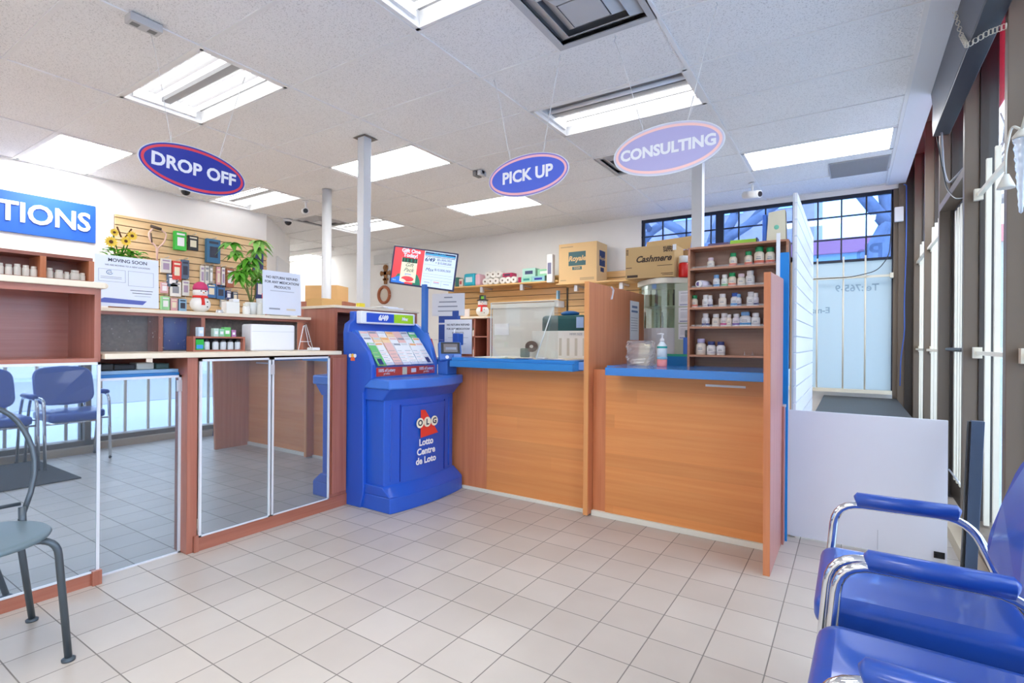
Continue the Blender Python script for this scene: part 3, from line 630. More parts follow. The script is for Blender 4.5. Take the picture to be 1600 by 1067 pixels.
b.box(-2.706, -2.7045, 2.70, 2.745, .908, .962, mat('cream_tab', (236, 236, 206), .5)); b.box(-2.706, -2.7045, 2.79, 2.84, .92, .95, PAPER); b.build('red_banner', K)
b = MB(glassy('clear_pocket', (.95, .97, 1), .06)); b.box(-2.703, -2.700, 2.46, 3.045, .895, 1.0); b.build('clear_lip', K)
# door, logo and writing
b = MB(BLUE)
def xb(y): return kx(y, -2.635, .055)
ys = [2.585 + (3.03 - 2.585) * k / 8 for k in range(9)]
b.hexa([(xb(y) - .01, y, .185) for y in ys] + [(xb(3.03) - .03, 3.03, .185), (xb(2.585) - .03, 2.585, .185)], [(xb(y) + .012, y, .70) for y in ys] + [(xb(3.03) - .03, 3.03, .70), (xb(2.585) - .03, 2.585, .70)])
d = b.build('door', K, bevel=.006)
for (ya_, yb2, za, zb) in ((2.575, 2.581, .18, .71), (3.034, 3.040, .18, .71)): b = MB(mat('door_line_blue', (16, 48, 150), .4)); b.box(xb(ya_) - .02, xb(ya_) + .005, ya_, yb2, za, zb); b.build('door_groove', K)
for ya_ in (2.50, 3.10): b = MB(BLUE); b.box(xb(ya_) - .02, xb(ya_) + .006, ya_, ya_ + .012, .19, .72); b.build('raised_rib', K, bevel=.003)
LX = xb(2.81) + .014
b = MB(mat('logo_red', (232, 62, 48), .5)); b.prism([(2.745, .46), (2.93, .475), (2.79, .655), (2.745, .66)], 'X', LX, LX + .002); b.build('logo_triangle', d)
b = MB(mat('logo_cream', (246, 240, 214), .5))
for y, c in ((2.735, 'O'), (2.81, 'L'), (2.885, 'G')):
    b.cyl((LX + .002, y, .567), (LX + .006, y, .567), .036, seg=24); text(c, .058, (LX + .0068, y, .566), (0, 1, 0), (0, 0, 1), INK, b, bold=.002)
b.build('logo_balls', d)
b = MB(PAPER)
for s, z in (('Lotto', .425), ('Centre', .36), ('de Loto', .295)): text(s, .066, (LX + .004, 2.80, z), (0, 1, 0), (0, 0, 1), PAPER, b, bold=.002)
b.build('lettering', d)
# little sticker on the side
b = MB(mat('sticker_orange', (240, 110, 60), .5)); b.box(-2.925, -2.885, KY0 - .0165, KY0 - .0145, 1.01, 1.035)
b.cyl((-2.93, KY0 - .0145, 1.045), (-2.93, KY0 - .0185, 1.045), .013, PAPER); b.cyl((-2.905, KY0 - .0145, 1.047), (-2.905, KY0 - .0188, 1.047), .013, mat('sticker_yellow', (248, 200, 90), .5)); b.cyl((-2.88, KY0 - .0145, 1.045), (-2.88, KY0 - .0185, 1.045), .013, PAPER); b.build('round_sticker', K)
# right bay with red card and ticket checker
b = MB(mat('bay_blue', (38, 70, 170), .4)); b.box(-2.955, -2.90, 3.09, 3.19, .90, 1.22); b.build('bay_back', K)
b = MB(RED); b.hexa([(-2.80, 3.10, 1.00), (-2.80, 3.18, 1.00), (-2.797, 3.18, 1.0), (-2.797, 3.10, 1.0)], [(-2.86, 3.10, 1.17), (-2.86, 3.18, 1.17), (-2.857, 3.18, 1.17), (-2.857, 3.10, 1.17)])
b.build('promo_card', K)
t = thing('ticket_checker', 'blue self-service ticket checker with small dark screen at the right of the kiosk', 'terminal', (-2.6, 3.1, .89))
b = MB(mat('terminal_blue', (56, 108, 190), .35)); b.box(-2.70, -2.60, 3.07, 3.19, .89, 1.0); b.build('stem', t, bevel=.01)
b = MB(_mc['terminal_blue']); b.M = Matrix.Translation((-2.615, 3.12, 1.07)) @ Matrix.Rotation(-.62, 4, 'Z') @ Matrix.Rotation(-.22, 4, 'Y')
b.box(-.03, .02, -.09, .09, -.075, .075); b.M = b.M; hd = b.build('head', t, bevel=.012)
b = MB(BLACK); b.M = Matrix.Translation((-2.615, 3.12, 1.07)) @ Matrix.Rotation(-.62, 4, 'Z') @ Matrix.Rotation(-.22, 4, 'Y')
b.box(.02, .024, -.075, .075, -.02, .068); b.box(.024, .0248, -.055, .055, -.008, .056, mat('small_screen', (120, 112, 112), .2)); b.box(.0248, .0252, -.04, .045, .01, .03, GREYINK); b.build('screen', hd)
b = MB(mat('terminal_pale', (110, 150, 220), .35)); b.M = Matrix.Translation((-2.615, 3.12, 1.07)) @ Matrix.Rotation(-.62, 4, 'Z') @ Matrix.Rotation(-.22, 4, 'Y')
b.box(.02, .04, .02, .075, -.065, -.03); b.cyl((.02, -.03, -.047), (.023, -.03, -.047), .014, PAPER); b.build('scan_slot', hd)
b = MB(mat('scanner_blue', (34, 84, 176), .35)); b.box(-2.66, -2.60, 3.20, 3.27, 1.12, 1.215); b.box(-2.655, -2.625, 3.215, 3.255, 1.03, 1.12)
b.build('ticket_scanner', label='small blue box scanner on a stalk behind the ticket checker', cat='scanner', bevel=.008)
b = MB(glassy('clear_bracket', (.9, .94, 1), .1)); b.box(-2.84, -2.80, 3.13, 3.30, 1.16, 1.163); b.tube([(-2.75, 3.30, 1.02), (-2.72, 3.30, 1.25)], .004, PAPER); b.build('wobbler', label='thin clear holder with white stalk at the back of the kiosk', cat='holder')
# ---- monitor on its blue pole
t = thing('advert_monitor', 'tilted flat screen on a blue pole above the kiosk showing a red and white advert', 'monitor', (-2.83, 3.10, 1.3))
b = MB(mat('pole_blue', (52, 110, 190), .4)); b.box(-2.86, -2.82, 3.055, 3.095, 1.215, 1.60); b.build('pole', t, bevel=.003)
c_ = Vector((-2.845, 3.065, 1.728)); r_ = Vector((.837, .547, 0)); u_ = Vector((0, 0, 1)); n_ = r_.cross(u_)
th = math.radians(-7.2); R = r_ * math.cos(th) + u_ * math.sin(th); U = u_ * math.cos(th) - r_ * math.sin(th)
MM = Matrix(((R.x, U.x, n_.x, c_.x), (R.y, U.y, n_.y, c_.y), (R.z, U.z, n_.z, c_.z), (0, 0, 0, 1)))
def mon(m): b = MB(m); b.M = MM; return b
b = mon(mat('monitor_case', (24, 34, 84), .35)); b.box(-.258, .258, -.152, .152, -.03, 0); case = b.build('case', t, bevel=.004)
def glow(nm, rgb, e=.22): return mat('screen_' + nm, rgb, .25, emit=e)
SR = glow('red', (232, 66, 74)); SW = glow('white', (214, 232, 250)); SC = glow('cream', (236, 232, 200)); SG = glow('green', (22, 120, 92)); SB = glow('blue', (40, 120, 220)); SD = glow('dark', (22, 52, 40), .2); SN = glow('navy', (30, 52, 100), .3); SCY = glow('cyan', (70, 180, 232)); SGY = glow('grey', (130, 150, 180))
b = mon(SR); b.box(-.246, -.008, -.140, .140, 0, .001)
b.prism([(-.246, -.140), (-.14, -.140), (-.14, -.085), (-.19, -.085), (-.246, -.11)], 'Z', .001, .0015, SB); b.prism([(-.215, -.095), (-.16, -.095), (-.17, -.06), (-.20, -.07)], 'Z', .001, .0014, SG)
b.prism([(-.075, -.140), (-.012, -.140), (-.02, -.10), (-.04, -.065), (-.06, -.05)], 'Z', .001, .0014, SG)
b.box(-.180, -.055, -.125, .065, .0015, .002, SC); b.box(-.178, -.057, .03, .065, .002, .0025, SD)
for x in (-.165, -.14, -.11, -.08): b.box(x, x + .012, .035, .06, .0025, .003, SG)
b.ball((-.118, -.1, .002), (.05, .022, .0015), SR); b.ball((-.15, -.115, .002), (.028, .016, .0014), SC)
text('Gift One', .041, (-.115, .121, .0022), (1, 0, 0), (0, 1, 0), SW, b, bold=.0016, ext=.0002); text('Today!', .041, (-.115, .086, .0022), (1, 0, 0), (0, 1, 0), SW, b, bold=.0016, ext=.0002)
text('Gift', .042, (-.118, .010, .0028), (1, 0, 0), (0, 1, 0), SD, b, shear=.4, ext=.0002); text('Pack', .042, (-.118, -.030, .0028), (1, 0, 0), (0, 1, 0), SD, b, shear=.4, ext=.0002); text('games', .02, (-.118, -.062, .0028), (1, 0, 0), (0, 1, 0), SB, b, ext=.0002); text('OLG', .014, (-.222, -.120, .0022), (1, 0, 0), (0, 1, 0), SW, b, ext=.0002)
b.build('advert_picture', case)
b = mon(SW); b.box(-.008, .246, -.140, .140, 0, .001); b.box(-.002, .240, .108, .134, .001, .0014, SN); b.box(.002, .236, .111, .120, .0014, .0016, SCY); text('PLAY TODAY', .016, (.115, .127, .0018), (1, 0, 0), (0, 1, 0), SCY, b, ext=.0002)
b.box(0, .24, .098, .102, .001, .0013, SN)
text('6/49', .044, (.038, .073, .0015), (1, 0, 0), (0, 1, 0), SN, b, bold=.001, shear=.2, ext=.0002); text('$5,000,000', .026, (.155, .082, .0015), (1, 0, 0), (0, 1, 0), SN, b, ext=.0002); text('+ $10,000,000', .026, (.150, .055, .0015), (1, 0, 0), (0, 1, 0), SN, b, ext=.0002, squeeze=.85)
text('Max', .038, (.045, -.005, .0015), (1, 0, 0), (0, 1, 0), SN, b, shear=.3, ext=.0002); text('$10,000,000', .026, (.15, .0, .0015), (1, 0, 0), (0, 1, 0), SN, b, ext=.0002)
for yy in (.034, -.04, -.06, -.085): b.box(.0, .235, yy, yy + .0016, .001, .0013, SGY)
for x in (.07, .15): b.box(x, x + .0015, -.135, -.085, .001, .0013, SGY)
for x in (.015, .09, .17): b.box(x, x + .045, -.108, -.104, .001, .0013, SGY)
b.box(.09, .135, -.10, -.096, .001, .0013, SR); b.build('draw_listing', case)
# measured positions, in metres
PACKS = [
    (3.053, 3.184, 2.249, 2.478, 'green and white boxed support pack', 'GRP', 0.06),
    (3.221, 3.343, 2.274, 2.459, 'black and white hang card', 'BLK', 0.02),
    (3.430, 3.599, 2.143, 2.450, 'tall blue boxed pack', 'TEAL', 0.06),
    (2.914, 3.026, 1.955, 2.126, 'pale clear blister pack beside the moving sign', 'PALE', 0.03),
    (3.041, 3.142, 1.883, 2.111, 'red-capped clear blister pack', 'REDP', 0.03),
    (3.142, 3.231, 1.900, 2.140, 'slate blue blister pack', 'SLATE', 0.03),
    (2.985, 3.107, 1.792, 1.948, 'dark slate pack set crooked', 'SLATE', 0.02),
    (3.369, 3.416, 1.848, 2.094, 'first narrow clear pack in the upper row', 'PALE', 0.03),
    (3.424, 3.472, 1.854, 2.101, 'second narrow clear pack in the upper row', 'PALE', 0.03),
    (3.480, 3.520, 1.850, 2.099, 'narrow grey clear pack in the upper row', 'LGR', 0.03),
    (3.569, 3.618, 1.843, 2.103, 'pinkish insole pack in the upper row', 'PINKP', 0.03),
    (3.635, 3.677, 1.840, 2.102, 'white insole pack in the upper row', 'WHT', 0.03),
    (3.694, 3.796, 1.848, 2.096, 'rusty brown insole pack', 'RUST', 0.03),
    (3.449, 3.562, 1.693, 1.876, 'blue card with two round cream pads, left half', 'BLU', 0.03),
    (3.570, 3.678, 1.685, 1.871, 'blue card with a pale round pad', 'BLU', 0.03),
    (2.916, 3.000, 1.706, 1.837, 'pink edged card', 'PINKP', 0.02),
    (3.021, 3.144, 1.677, 1.858, 'white card with a dark curved brace picture', 'WHT', 0.02),
    (3.158, 3.240, 1.694, 1.886, 'tall pale card', 'PALE', 0.02),
    (2.917, 3.008, 1.505, 1.668, 'green topped white box on a low peg', 'GRN', 0.04),
    (3.022, 3.101, 1.503, 1.652, 'pale pink small pack', 'PINKP', 0.03),
    (3.116, 3.204, 1.500, 1.651, 'light blue small pack', 'LBL', 0.03),
    (3.695, 3.763, 1.684, 1.804, 'small navy pack', 'NAV', 0.03),
    (3.781, 3.850, 1.673, 1.794, 'small slate pack', 'SLATE', 0.03),
    (4.080, 4.211, 2.073, 2.450, 'tall navy dotted pack at the wall corner', 'NAV', 0.03),
    (4.111, 4.215, 1.716, 2.039, 'rust and navy pack at the wall corner', 'NAV', 0.03),
    (3.621, 3.705, 1.578, 1.680, 'small silver tray pack', 'LGR', 0.03),
]
SUPPLEMENTS = [
    (-0.776, 0, 0.0231, 0.0714, 'pink', 'cream', 'small cream bottle with a pinkish cap alone on the top shelf'),
    (-0.639, 0, 0.0246, 0.0903, 'green', 'clear', 'green-capped bottle at the middle of the top shelf'),
    (-0.548, 0, 0.0243, 0.0930, 'green', 'clear', 'green-capped bottle, second from left on the top shelf'),
    (-0.486, 0, 0.0300, 0.1161, 'green', 'clear', 'tallest green-capped bottle on the top shelf'),
    (-0.424, 0, 0.0277, 0.1069, 'green', 'clear', 'green-capped bottle at the right end of the top shelf'),
    (-0.740, 1, 0.0209, 0.0835, 'lblue', 'cream_blue', 'light blue capped bottle on the second shelf'),
    (-0.689, 1, 0.0207, 0.0828, 'white', 'green_print', 'white-capped bottle with green print on the second shelf'),
    (-0.643, 1, 0.0246, 0.0904, 'green', 'clear', 'green-capped bottle on the second shelf'),
    (-0.589, 1, 0.0244, 0.0814, 'pink', 'cream', 'bottle with pale pink cap on the second shelf'),
    (-0.537, 1, 0.0262, 0.0969, 'white', 'white', 'tall white bottle at the right of the second shelf'),
    (-0.878, 2, 0.0213, 0.0853, 'green', 'clear', 'small green-capped bottle at the left of the third shelf'),
    (-0.805, 2, 0.0232, 0.0843, 'white', 'white', 'white-capped square bottle, left of a close pair on the third shelf'),
    (-0.776, 2, 0.0168, 0.0798, 'white', 'navy_print', 'narrow bottle with dark print, right of the left pair on the third shelf'),
    (-0.701, 2, 0.0249, 0.0871, 'white', 'cream', 'white-capped bottle at the middle of the third shelf'),
    (-0.627, 2, 0.0246, 0.0901, 'dblue', 'cream_blue', 'blue-capped bottle with blue print on the third shelf'),
    (-0.605, 2, 0.0184, 0.0816, 'lblue', 'navy_print', 'bottle tucked behind the blue-capped one on the third shelf'),
    (-0.533, 2, 0.0242, 0.0928, 'white', 'white', 'white-capped bottle in the right pair of the third shelf'),
    (-0.504, 2, 0.0181, 0.0843, 'white', 'navy_print', 'navy striped bottle in the right pair of the third shelf'),
    (-0.805, 3, 0.0253, 0.0886, 'white', 'navy_print', 'leftmost white bottle with navy mark on the fourth shelf'),
    (-0.740, 3, 0.0250, 0.0835, 'white', 'cream', 'second white bottle on the fourth shelf'),
    (-0.689, 3, 0.0248, 0.0869, 'white', 'pink_print', 'white bottle with pink mark on the fourth shelf'),
    (-0.658, 3, 0.0165, 0.0782, 'white', 'cream', 'slim white bottle behind the pink-marked one on the fourth shelf'),
    (-0.616, 3, 0.0245, 0.0818, 'white', 'purple_print', 'white bottle with purple print on the fourth shelf'),
    (-0.563, 3, 0.0345, 0.0932, 'lblue', 'cream_blue', 'wide white jar with blue print on the fourth shelf'),
    (-0.504, 3, 0.0261, 0.0843, 'white', 'white', 'plain white jar right of the wide jar on the fourth shelf'),
    (-0.435, 3, 0.0238, 0.0833, 'white', 'pink_print', 'white jar cut by the end panel on the fourth shelf'),
    (-0.833, 4, 0.0318, 0.1059, 'lpurple', 'cream', 'tall pale bottle at the left of the bottom shelf'),
    (-0.768, 4, 0.0293, 0.0880, 'navy', 'white', 'navy-capped bottle, left one of two on the bottom shelf'),
    (-0.709, 4, 0.0270, 0.0872, 'navy', 'white', 'navy-capped bottle, right one of two on the bottom shelf'),
]
# ================================================================ CHAIRS
VINYL = mat('blue_vinyl', (34, 82, 178), .32, coat=.25, noise=.06, nscale=6, bump=.15)
def cushion(mb, x0, x1, y0, y1, z0, z1, r, m, n=10, crown=.008, drop=.008):
    """upholstered pad: rounded outline, soft edges, slight crown, front edge dropped"""
    def outline(ins):
        pts = []
        for cxx, cyy, a0 in ((x1 - r, y1 - r, 0), (x0 + r, y1 - r, 90), (x0 + r, y0 + r, 180), (x1 - r, y0 + r, 270)):
            for k in range(n): a = math.radians(a0 + 90 * k / (n - 1)); pts.append((cxx + (r - ins) * math.cos(a), cyy + (r - ins) * math.sin(a)))
        return pts
    h = z1 - z0; rings = []
    for ins, z in ((.02, z0), (.004, z0 + h * .12), (0, z0 + h * .3), (0, z0 + h * .7), (.004, z0 + h * .86), (.012, z0 + h * .96), (.028, z1), (r * .8, z1 + crown * .7)):
        rings.append([(x, y, z - drop * max(0, ((x0 + .12) - x) / .12) ** 2 * (z - z0) / h) for x, y in outline(min(ins, r * .95))])
    mb.loft(rings, m)
def arm_chair(loc, rz, label):
    t = thing('waiting_chair', label, 'chair', loc, 'blue waiting room armchairs', local=True, rz=rz)
    b = MB(VINYL); cushion(b, -.245, .245, -.232, .232, .405, .482, .05, VINYL); b.build('seat', t)
    # backrest: a curved pad leaning back
    b = MB(VINYL); rings = []; n = 28
    for k in range(9):
        s = k / 8; off = -.026 + .052 * s; sh = [1 - .06 * (2 * abs(s - .5)) ** 3] * n
        ring = []
        for j in range(n):
            a = 2 * math.pi * j / n; ca, sa = math.cos(a), math.sin(a)
            u = .228 * sh[j] * math.copysign(abs(ca) ** .38, ca); v = .185 * sh[j] * math.copysign(abs(sa) ** .42, sa)
            v2 = v * (1 - .10 * (u / .23) ** 2) + .0
            ring.append((.20 + off - .03 * (u / .23) ** 2 + .30 * (v2 + .185), u, .515 + .185 + v2))
        rings.append(ring)
    b.loft(rings, VINYL); b.build('backrest', t)
    for sgn in (1, -1):
        y = sgn * .262
        pts = rnd([(-.245, y, .012), (-.222, y, .40), (-.205, y, .615), (.14, y, .622), (.215, y, .44), (.285, y, .012)], .075, 6)
        b = MB(CHROME); b.tube(pts, .0125, seg=12); b.ball((-.245, y, .012), .014, BLACK); b.ball((.285, y, .012), .014, BLACK); b.build('arm_frame', t)
        b = MB(VINYL); b.tube([(-.150, y, .632), (-.145, y, .634), (.110, y, .636), (.116, y, .634)], [.016, .0275, .0275, .018], seg=14, flat=.85); b.build('arm_pad', t)
    b = MB(CHROME)
    for y in (-.16, .16): b.tube(rnd([(-.15, y, .395), (.16, y, .395), (.205, y, .46), (.275, y, .64)], .05), .010, seg=10)
    b.tube([(-.215, -.262, .395), (-.215, .262, .395)], .009, seg=8); b.tube([(.225, -.262, .395), (.225, .262, .395)], .009, seg=8); b.build('seat_frame', t)
    return t
c1 = arm_chair((.165, 1.815, 0), 0.0, 'blue vinyl armchair with chrome frame nearest the white gate board')
c2 = dup(c1, (.175, 1.245, 0), -.03, 'blue vinyl armchair with chrome frame in the bottom right corner of the picture')
c3 = dup(c1, (.19, .62, 0), .0, 'blue vinyl chrome armchair beside the viewer, seen only mirrored in the cabinet doors')
bare = [o for o in c1.children if o.name.startswith('arm_pad')][1]; bpy.data.objects.remove(bare)   # the near arm of the far chair has lost its pad
# bistro chair
IRON = mat('dark_grey_iron', (84, 94, 102), .38, .5)
t = thing('bistro_chair', 'dark grey metal bistro chair with looped back at the left edge', 'chair', (-2.45, .455, 0))
sxc, syc = -2.45, .455
b = MB(mat('grey_green_seat', (104, 122, 130), .45, .1)); b.lathe([(.0, .452), (.19, .452), (.207, .456), (.212, .464), (.206, .472), (.185, .475), (.0, .476)], (sxc, syc, 0), seg=40); b.build('seat', t)
def leg(px, py, fx, fy, front):
    b = MB(IRON)
    top = (sxc + (px - sxc) * .45, syc + (py - syc) * .45, .445)
    if front: pts = rnd([top, (px, py, .448), (fx, fy, .012)], .06, 6)
    else: pts = [(px, py, .452), (fx, fy, .012)]
    b.tube(pts, .0115, seg=10); b.lathe([(.0, 0), (.02, 0), (.021, .008), (.013, .013), (0, .014)], (fx, fy, 0)); b.build('leg', t)
leg(-2.33, .655, -2.333, .690, True); leg(-2.30, .27, -2.333, .215, True); leg(-2.60, .615, -2.782, .704, False); leg(-2.60, .295, -2.782, .205, False)
b = MB(IRON)
hoop = []
for k in range(25):
    s = k / 24; a = math.pi * s
    # lyre-shaped hoop: narrow at the seat, wide above
    z = .47 + .43 * math.sin(a) ** .75; wd = .165 + .065 * math.sin(min(1, (z - .47) / .26) * math.pi / 2)
    y = syc + math.copysign(abs(math.cos(a)) ** .55, math.cos(a)) * wd
    hoop.append((-2.585 - .26 * (z - .47), y, z))
b.tube(hoop, .0095, seg=10); b.tube([(-2.578, syc + .17, .42), (-2.59, syc + .17, .52)], .012, seg=10); b.tube([(-2.578, syc - .17, .42), (-2.59, syc - .17, .52)], .012, seg=10); b.build('back_hoop', t)
b = MB(IRON)
inner = []
for k in range(19):
    a = math.pi * k / 18; z = .53 + .30 * math.sin(a); inner.append((-2.585 - .26 * (z - .47), syc + .075 * math.cos(a), z))
b.tube(inner, .007, seg=8); b.tube([(-2.60, syc - .168, .53), (-2.60, syc + .168, .53)], .007, seg=8)
for yy in (-.075, .075): b.tube([(-2.6, syc + yy, .53), (-2.695, syc + yy, .885)], .0065, seg=8)
b.build('back_spindle', t)
b = MB(mat('dark_mat', (58, 60, 64), .95, noise=.2, nscale=90)); b.box(-.62, .46, -1.6, 1.64, .001, .010); b.build('floor_mat', label='dark ribbed entrance mat under the blue chairs, seen mirrored in the doors', cat='mat')

# ================================================================ HANGING SIGNS
def oval(n, hw, hh, k=1.0): return [(hw * k * math.cos(2 * math.pi * j / n), (hh - hw * (1 - k)) * math.sin(2 * math.pi * j / n)) for j in range(n)]
def hang_sign(word, label, c, right, hw, hh, field, ring, size, rim, tilt=0.0, hooks=None, gloss=.25):
    t = thing('hanging_sign', label, 'sign', c, 'oval acrylic signs hung from the ceiling')
    c = Vector(c); r = Vector(right).normalized(); u = Vector((0, 0, 1)); n = r.cross(u)
    r2 = r * math.cos(tilt) + u * math.sin(tilt); u2 = u * math.cos(tilt) - r * math.sin(tilt)
    M = Matrix(((r2.x, u2.x, n.x, c.x), (r2.y, u2.y, n.y, c.y), (r2.z, u2.z, n.z, c.z), (0, 0, 0, 1)))
    N = 72
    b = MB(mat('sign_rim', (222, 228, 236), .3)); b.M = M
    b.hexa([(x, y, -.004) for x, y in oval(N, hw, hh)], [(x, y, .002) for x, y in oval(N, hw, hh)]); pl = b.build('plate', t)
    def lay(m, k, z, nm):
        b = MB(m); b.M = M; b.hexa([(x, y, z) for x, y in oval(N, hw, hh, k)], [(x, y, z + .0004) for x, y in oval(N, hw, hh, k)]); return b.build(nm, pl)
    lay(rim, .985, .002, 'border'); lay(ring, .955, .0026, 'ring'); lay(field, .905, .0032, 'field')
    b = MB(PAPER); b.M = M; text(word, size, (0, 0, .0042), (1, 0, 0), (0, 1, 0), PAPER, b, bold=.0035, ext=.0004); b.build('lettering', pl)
    for k, (hx, ux) in enumerate(hooks):
        top = c + r * hx; top.z = CH; a = c + r2 * ux + u2 * (hh * math.sqrt(1 - (ux / hw) ** 2) - .012)
        b = MB(mat('string', (232, 232, 230), .7)); b.tube([a, a * .3 + top * .7 + Vector((.004, 0, 0)), top - Vector((0, 0, .03))], .0022, seg=6)
        b.tube([a, a + (top - a) * .12 + r * .012], .0014, seg=5); b.build('string', t)
        b = MB(ALU); b.tube([top + Vector((0, 0, -.002)), top - Vector((-.006, 0, .015)), top - Vector((.006, 0, .03)), top - Vector((0, 0, .036))], .002, seg=6); b.build('hook', t)
DF = mat('sign_blue', (40, 56, 160), .3, coat=.2); PF = mat('sign_glare_blue', (76, 104, 214), .3, coat=.2); CF = mat('sign_glare_lavender', (176, 172, 218), .3, coat=.2)  # pick up and consulting fields paled: window and ceiling glare put into the colour
hang_sign('DROP OFF', 'dark blue oval hanging sign reading DROP OFF with a red ring', (-3.40, 1.612, 2.195), (0, 1, 0), .312, .140, DF, mat('sign_red', (232, 70, 84), .3), .105, DF, -.02, [(-.247, -.14), (.307, .135)])
hang_sign('PICK UP', 'medium blue oval hanging sign reading PICK UP with a pale pink ring', (-1.757, 2.85, 2.225), (1, 0, 0), .302, .136, PF, mat('sign_glare_pink', (250, 188, 196), .3), .105, mat('sign_glare_mauve', (136, 124, 196), .3), 0.0, [(-.263, -.13), (.230, .115)])  # ring and rim lightened with the same painted glare
hang_sign('CONSULTING', 'pale lavender oval hanging sign reading CONSULTING', (-.858, 2.85, 2.217), (1, 0, 0), .306, .142, CF, mat('sign_glare_pale_pink', (252, 206, 200), .3), .083, mat('sign_glare_rim', (206, 204, 224), .3), 0.0, [(-.306, -.13), (.256, .11)])  # field, ring and rim carry reflected light as colour
t = thing('sensor_box', 'small grey vented box on the ceiling above the drop off sign string', 'sensor', (-3.33, 1.29, CH))
b = MB(mat('box_grey', (196, 196, 196), .5)); b.box(-3.37, -3.29, 1.22, 1.38, CH - .045, CH); b.build('box_body', t, bevel=.004)
b = MB(mat('vent_grey', (120, 120, 120), .6)); b.box(-3.372, -3.37, 1.24, 1.28, CH - .04, CH - .015); b.box(-3.372, -3.37, 1.32, 1.36, CH - .04, CH - .015); b.box(-3.35, -3.31, 1.235, 1.275, CH - .046, CH - .044); b.box(-3.35, -3.31, 1.32, 1.36, CH - .046, CH - .044); b.build('vent', t)
t = thing('sensor_box', 'small grey clip box on the ceiling left of the pick up sign', 'sensor', (-3.28, 4.36, CH))
b = MB(mat('vent_grey', (120, 120, 120), .6)); b.box(-3.33, -3.29, 4.32, 4.42, CH - .05, CH); b.box(-3.27, -3.23, 4.32, 4.42, CH - .05, CH, mat('box_grey', (196, 196, 196), .5)); b.box(-3.33, -3.23, 4.35, 4.39, CH - .03, CH); b.build('box_body', t)
def dome(label, x, y):
    t = thing('dome_camera', label, 'camera', (x, y, CH)); b = MB(WHITE); b.cyl((x, y, CH - .035), (x, y, CH), .07, seg=24); b.build('base', t)
    b = MB(mat('dome_glass', (40, 40, 44), .1)); b.ball((x, y, CH - .035), (.05, .05, .05)); b.build('dome', t)
dome('dark ceiling dome camera just below the drop off sign', -6.60, 3.02); dome('dark ceiling dome camera near the alcove corner', -7.0, 4.62)
def spotcam(label, x, y, s=1):
    t = thing('security_camera', label, 'camera', (x, y, CH)); b = MB(WHITE); b.cyl((x, y, CH - .01), (x, y, CH), .045 * s, seg=20); b.tube([(x, y, CH), (x, y, CH - .09 * s), (x + .02, y - .02, CH - .13 * s)], .012); b.build('mount', t, bevel=0)
    b = MB(WHITE); b.cyl((x - .10 * s, y + .05, CH - .12 * s), (x + .09 * s, y - .06, CH - .16 * s), .05 * s, seg=18, r1=.045 * s); bd = b.build('camera_body', t)
    b = MB(BLACK); b.cyl((x + .09 * s, y - .06, CH - .16 * s), (x + .096 * s, y - .064, CH - .1612 * s), .032 * s, seg=18); b.build('lens', bd)
spotcam('white bullet camera on the ceiling left of the round post', -5.88, 4.13, .9); spotcam('white bullet camera near the back window under the consulting sign', -.93, 6.3, .9)
# ================================================================ LEFT BACKGROUND: WALL SIGN, SLATWALL, GOODS
t = thing('wall_sign', 'bright blue wall sign with raised white serif letters ending in TIONS', 'sign', (-7.0, 1.2, 2.2))
SB_ = mat('wall_sign_blue', (34, 98, 204), .45)
b = MB(SB_); b.box(-7.028, -7.005, -.9, 2.282, 2.205, 2.612); pl = b.build('sign_board', t, bevel=.002)
LT = mat('letter_white', (244, 246, 248), .4); b = MB(LT)
for s, y0, sz in (('PRESCRIPTIONS', 2.235, .275),):
    text(s, sz, (-7.003, y0, 2.405), (0, 1, 0), (0, 0, 1), LT, b, bold=.006, ext=.010, align='RIGHT', squeeze=.93)
b.build('raised_letters', pl)
# slatwall on the left wall
t = thing('slatwall', 'light maple slatwall panel on the left wall holding hanging packs', 'slatwall', (-7.0, 3.37, 1.2))
b = MB(mat('slat_gap', (120, 88, 58), .8)); b.box(-7.029, -7.012, 2.46, 4.285, 1.1, 2.565); b.build('backing', t)
b = MB(MAPLE); z = 1.10
while z < 2.56: b.box(-7.012, -6.995, 2.46, 4.285, z, min(z + .075, 2.565)); z += .0845
b.build('slats', t)
PC = {'GRP': (60, 190, 70), 'BLK': (40, 38, 42), 'TEAL': (50, 110, 150), 'PALE': (222, 222, 216), 'REDP': (216, 70, 62), 'SLATE': (84, 104, 130), 'LGR': (176, 180, 178), 'PINKP': (224, 176, 184), 'WHT': (236, 236, 232), 'RUST': (170, 98, 68), 'BLU': (66, 120, 178), 'GRN': (150, 214, 160), 'LBL': (140, 186, 220), 'NAV': (48, 64, 120)}
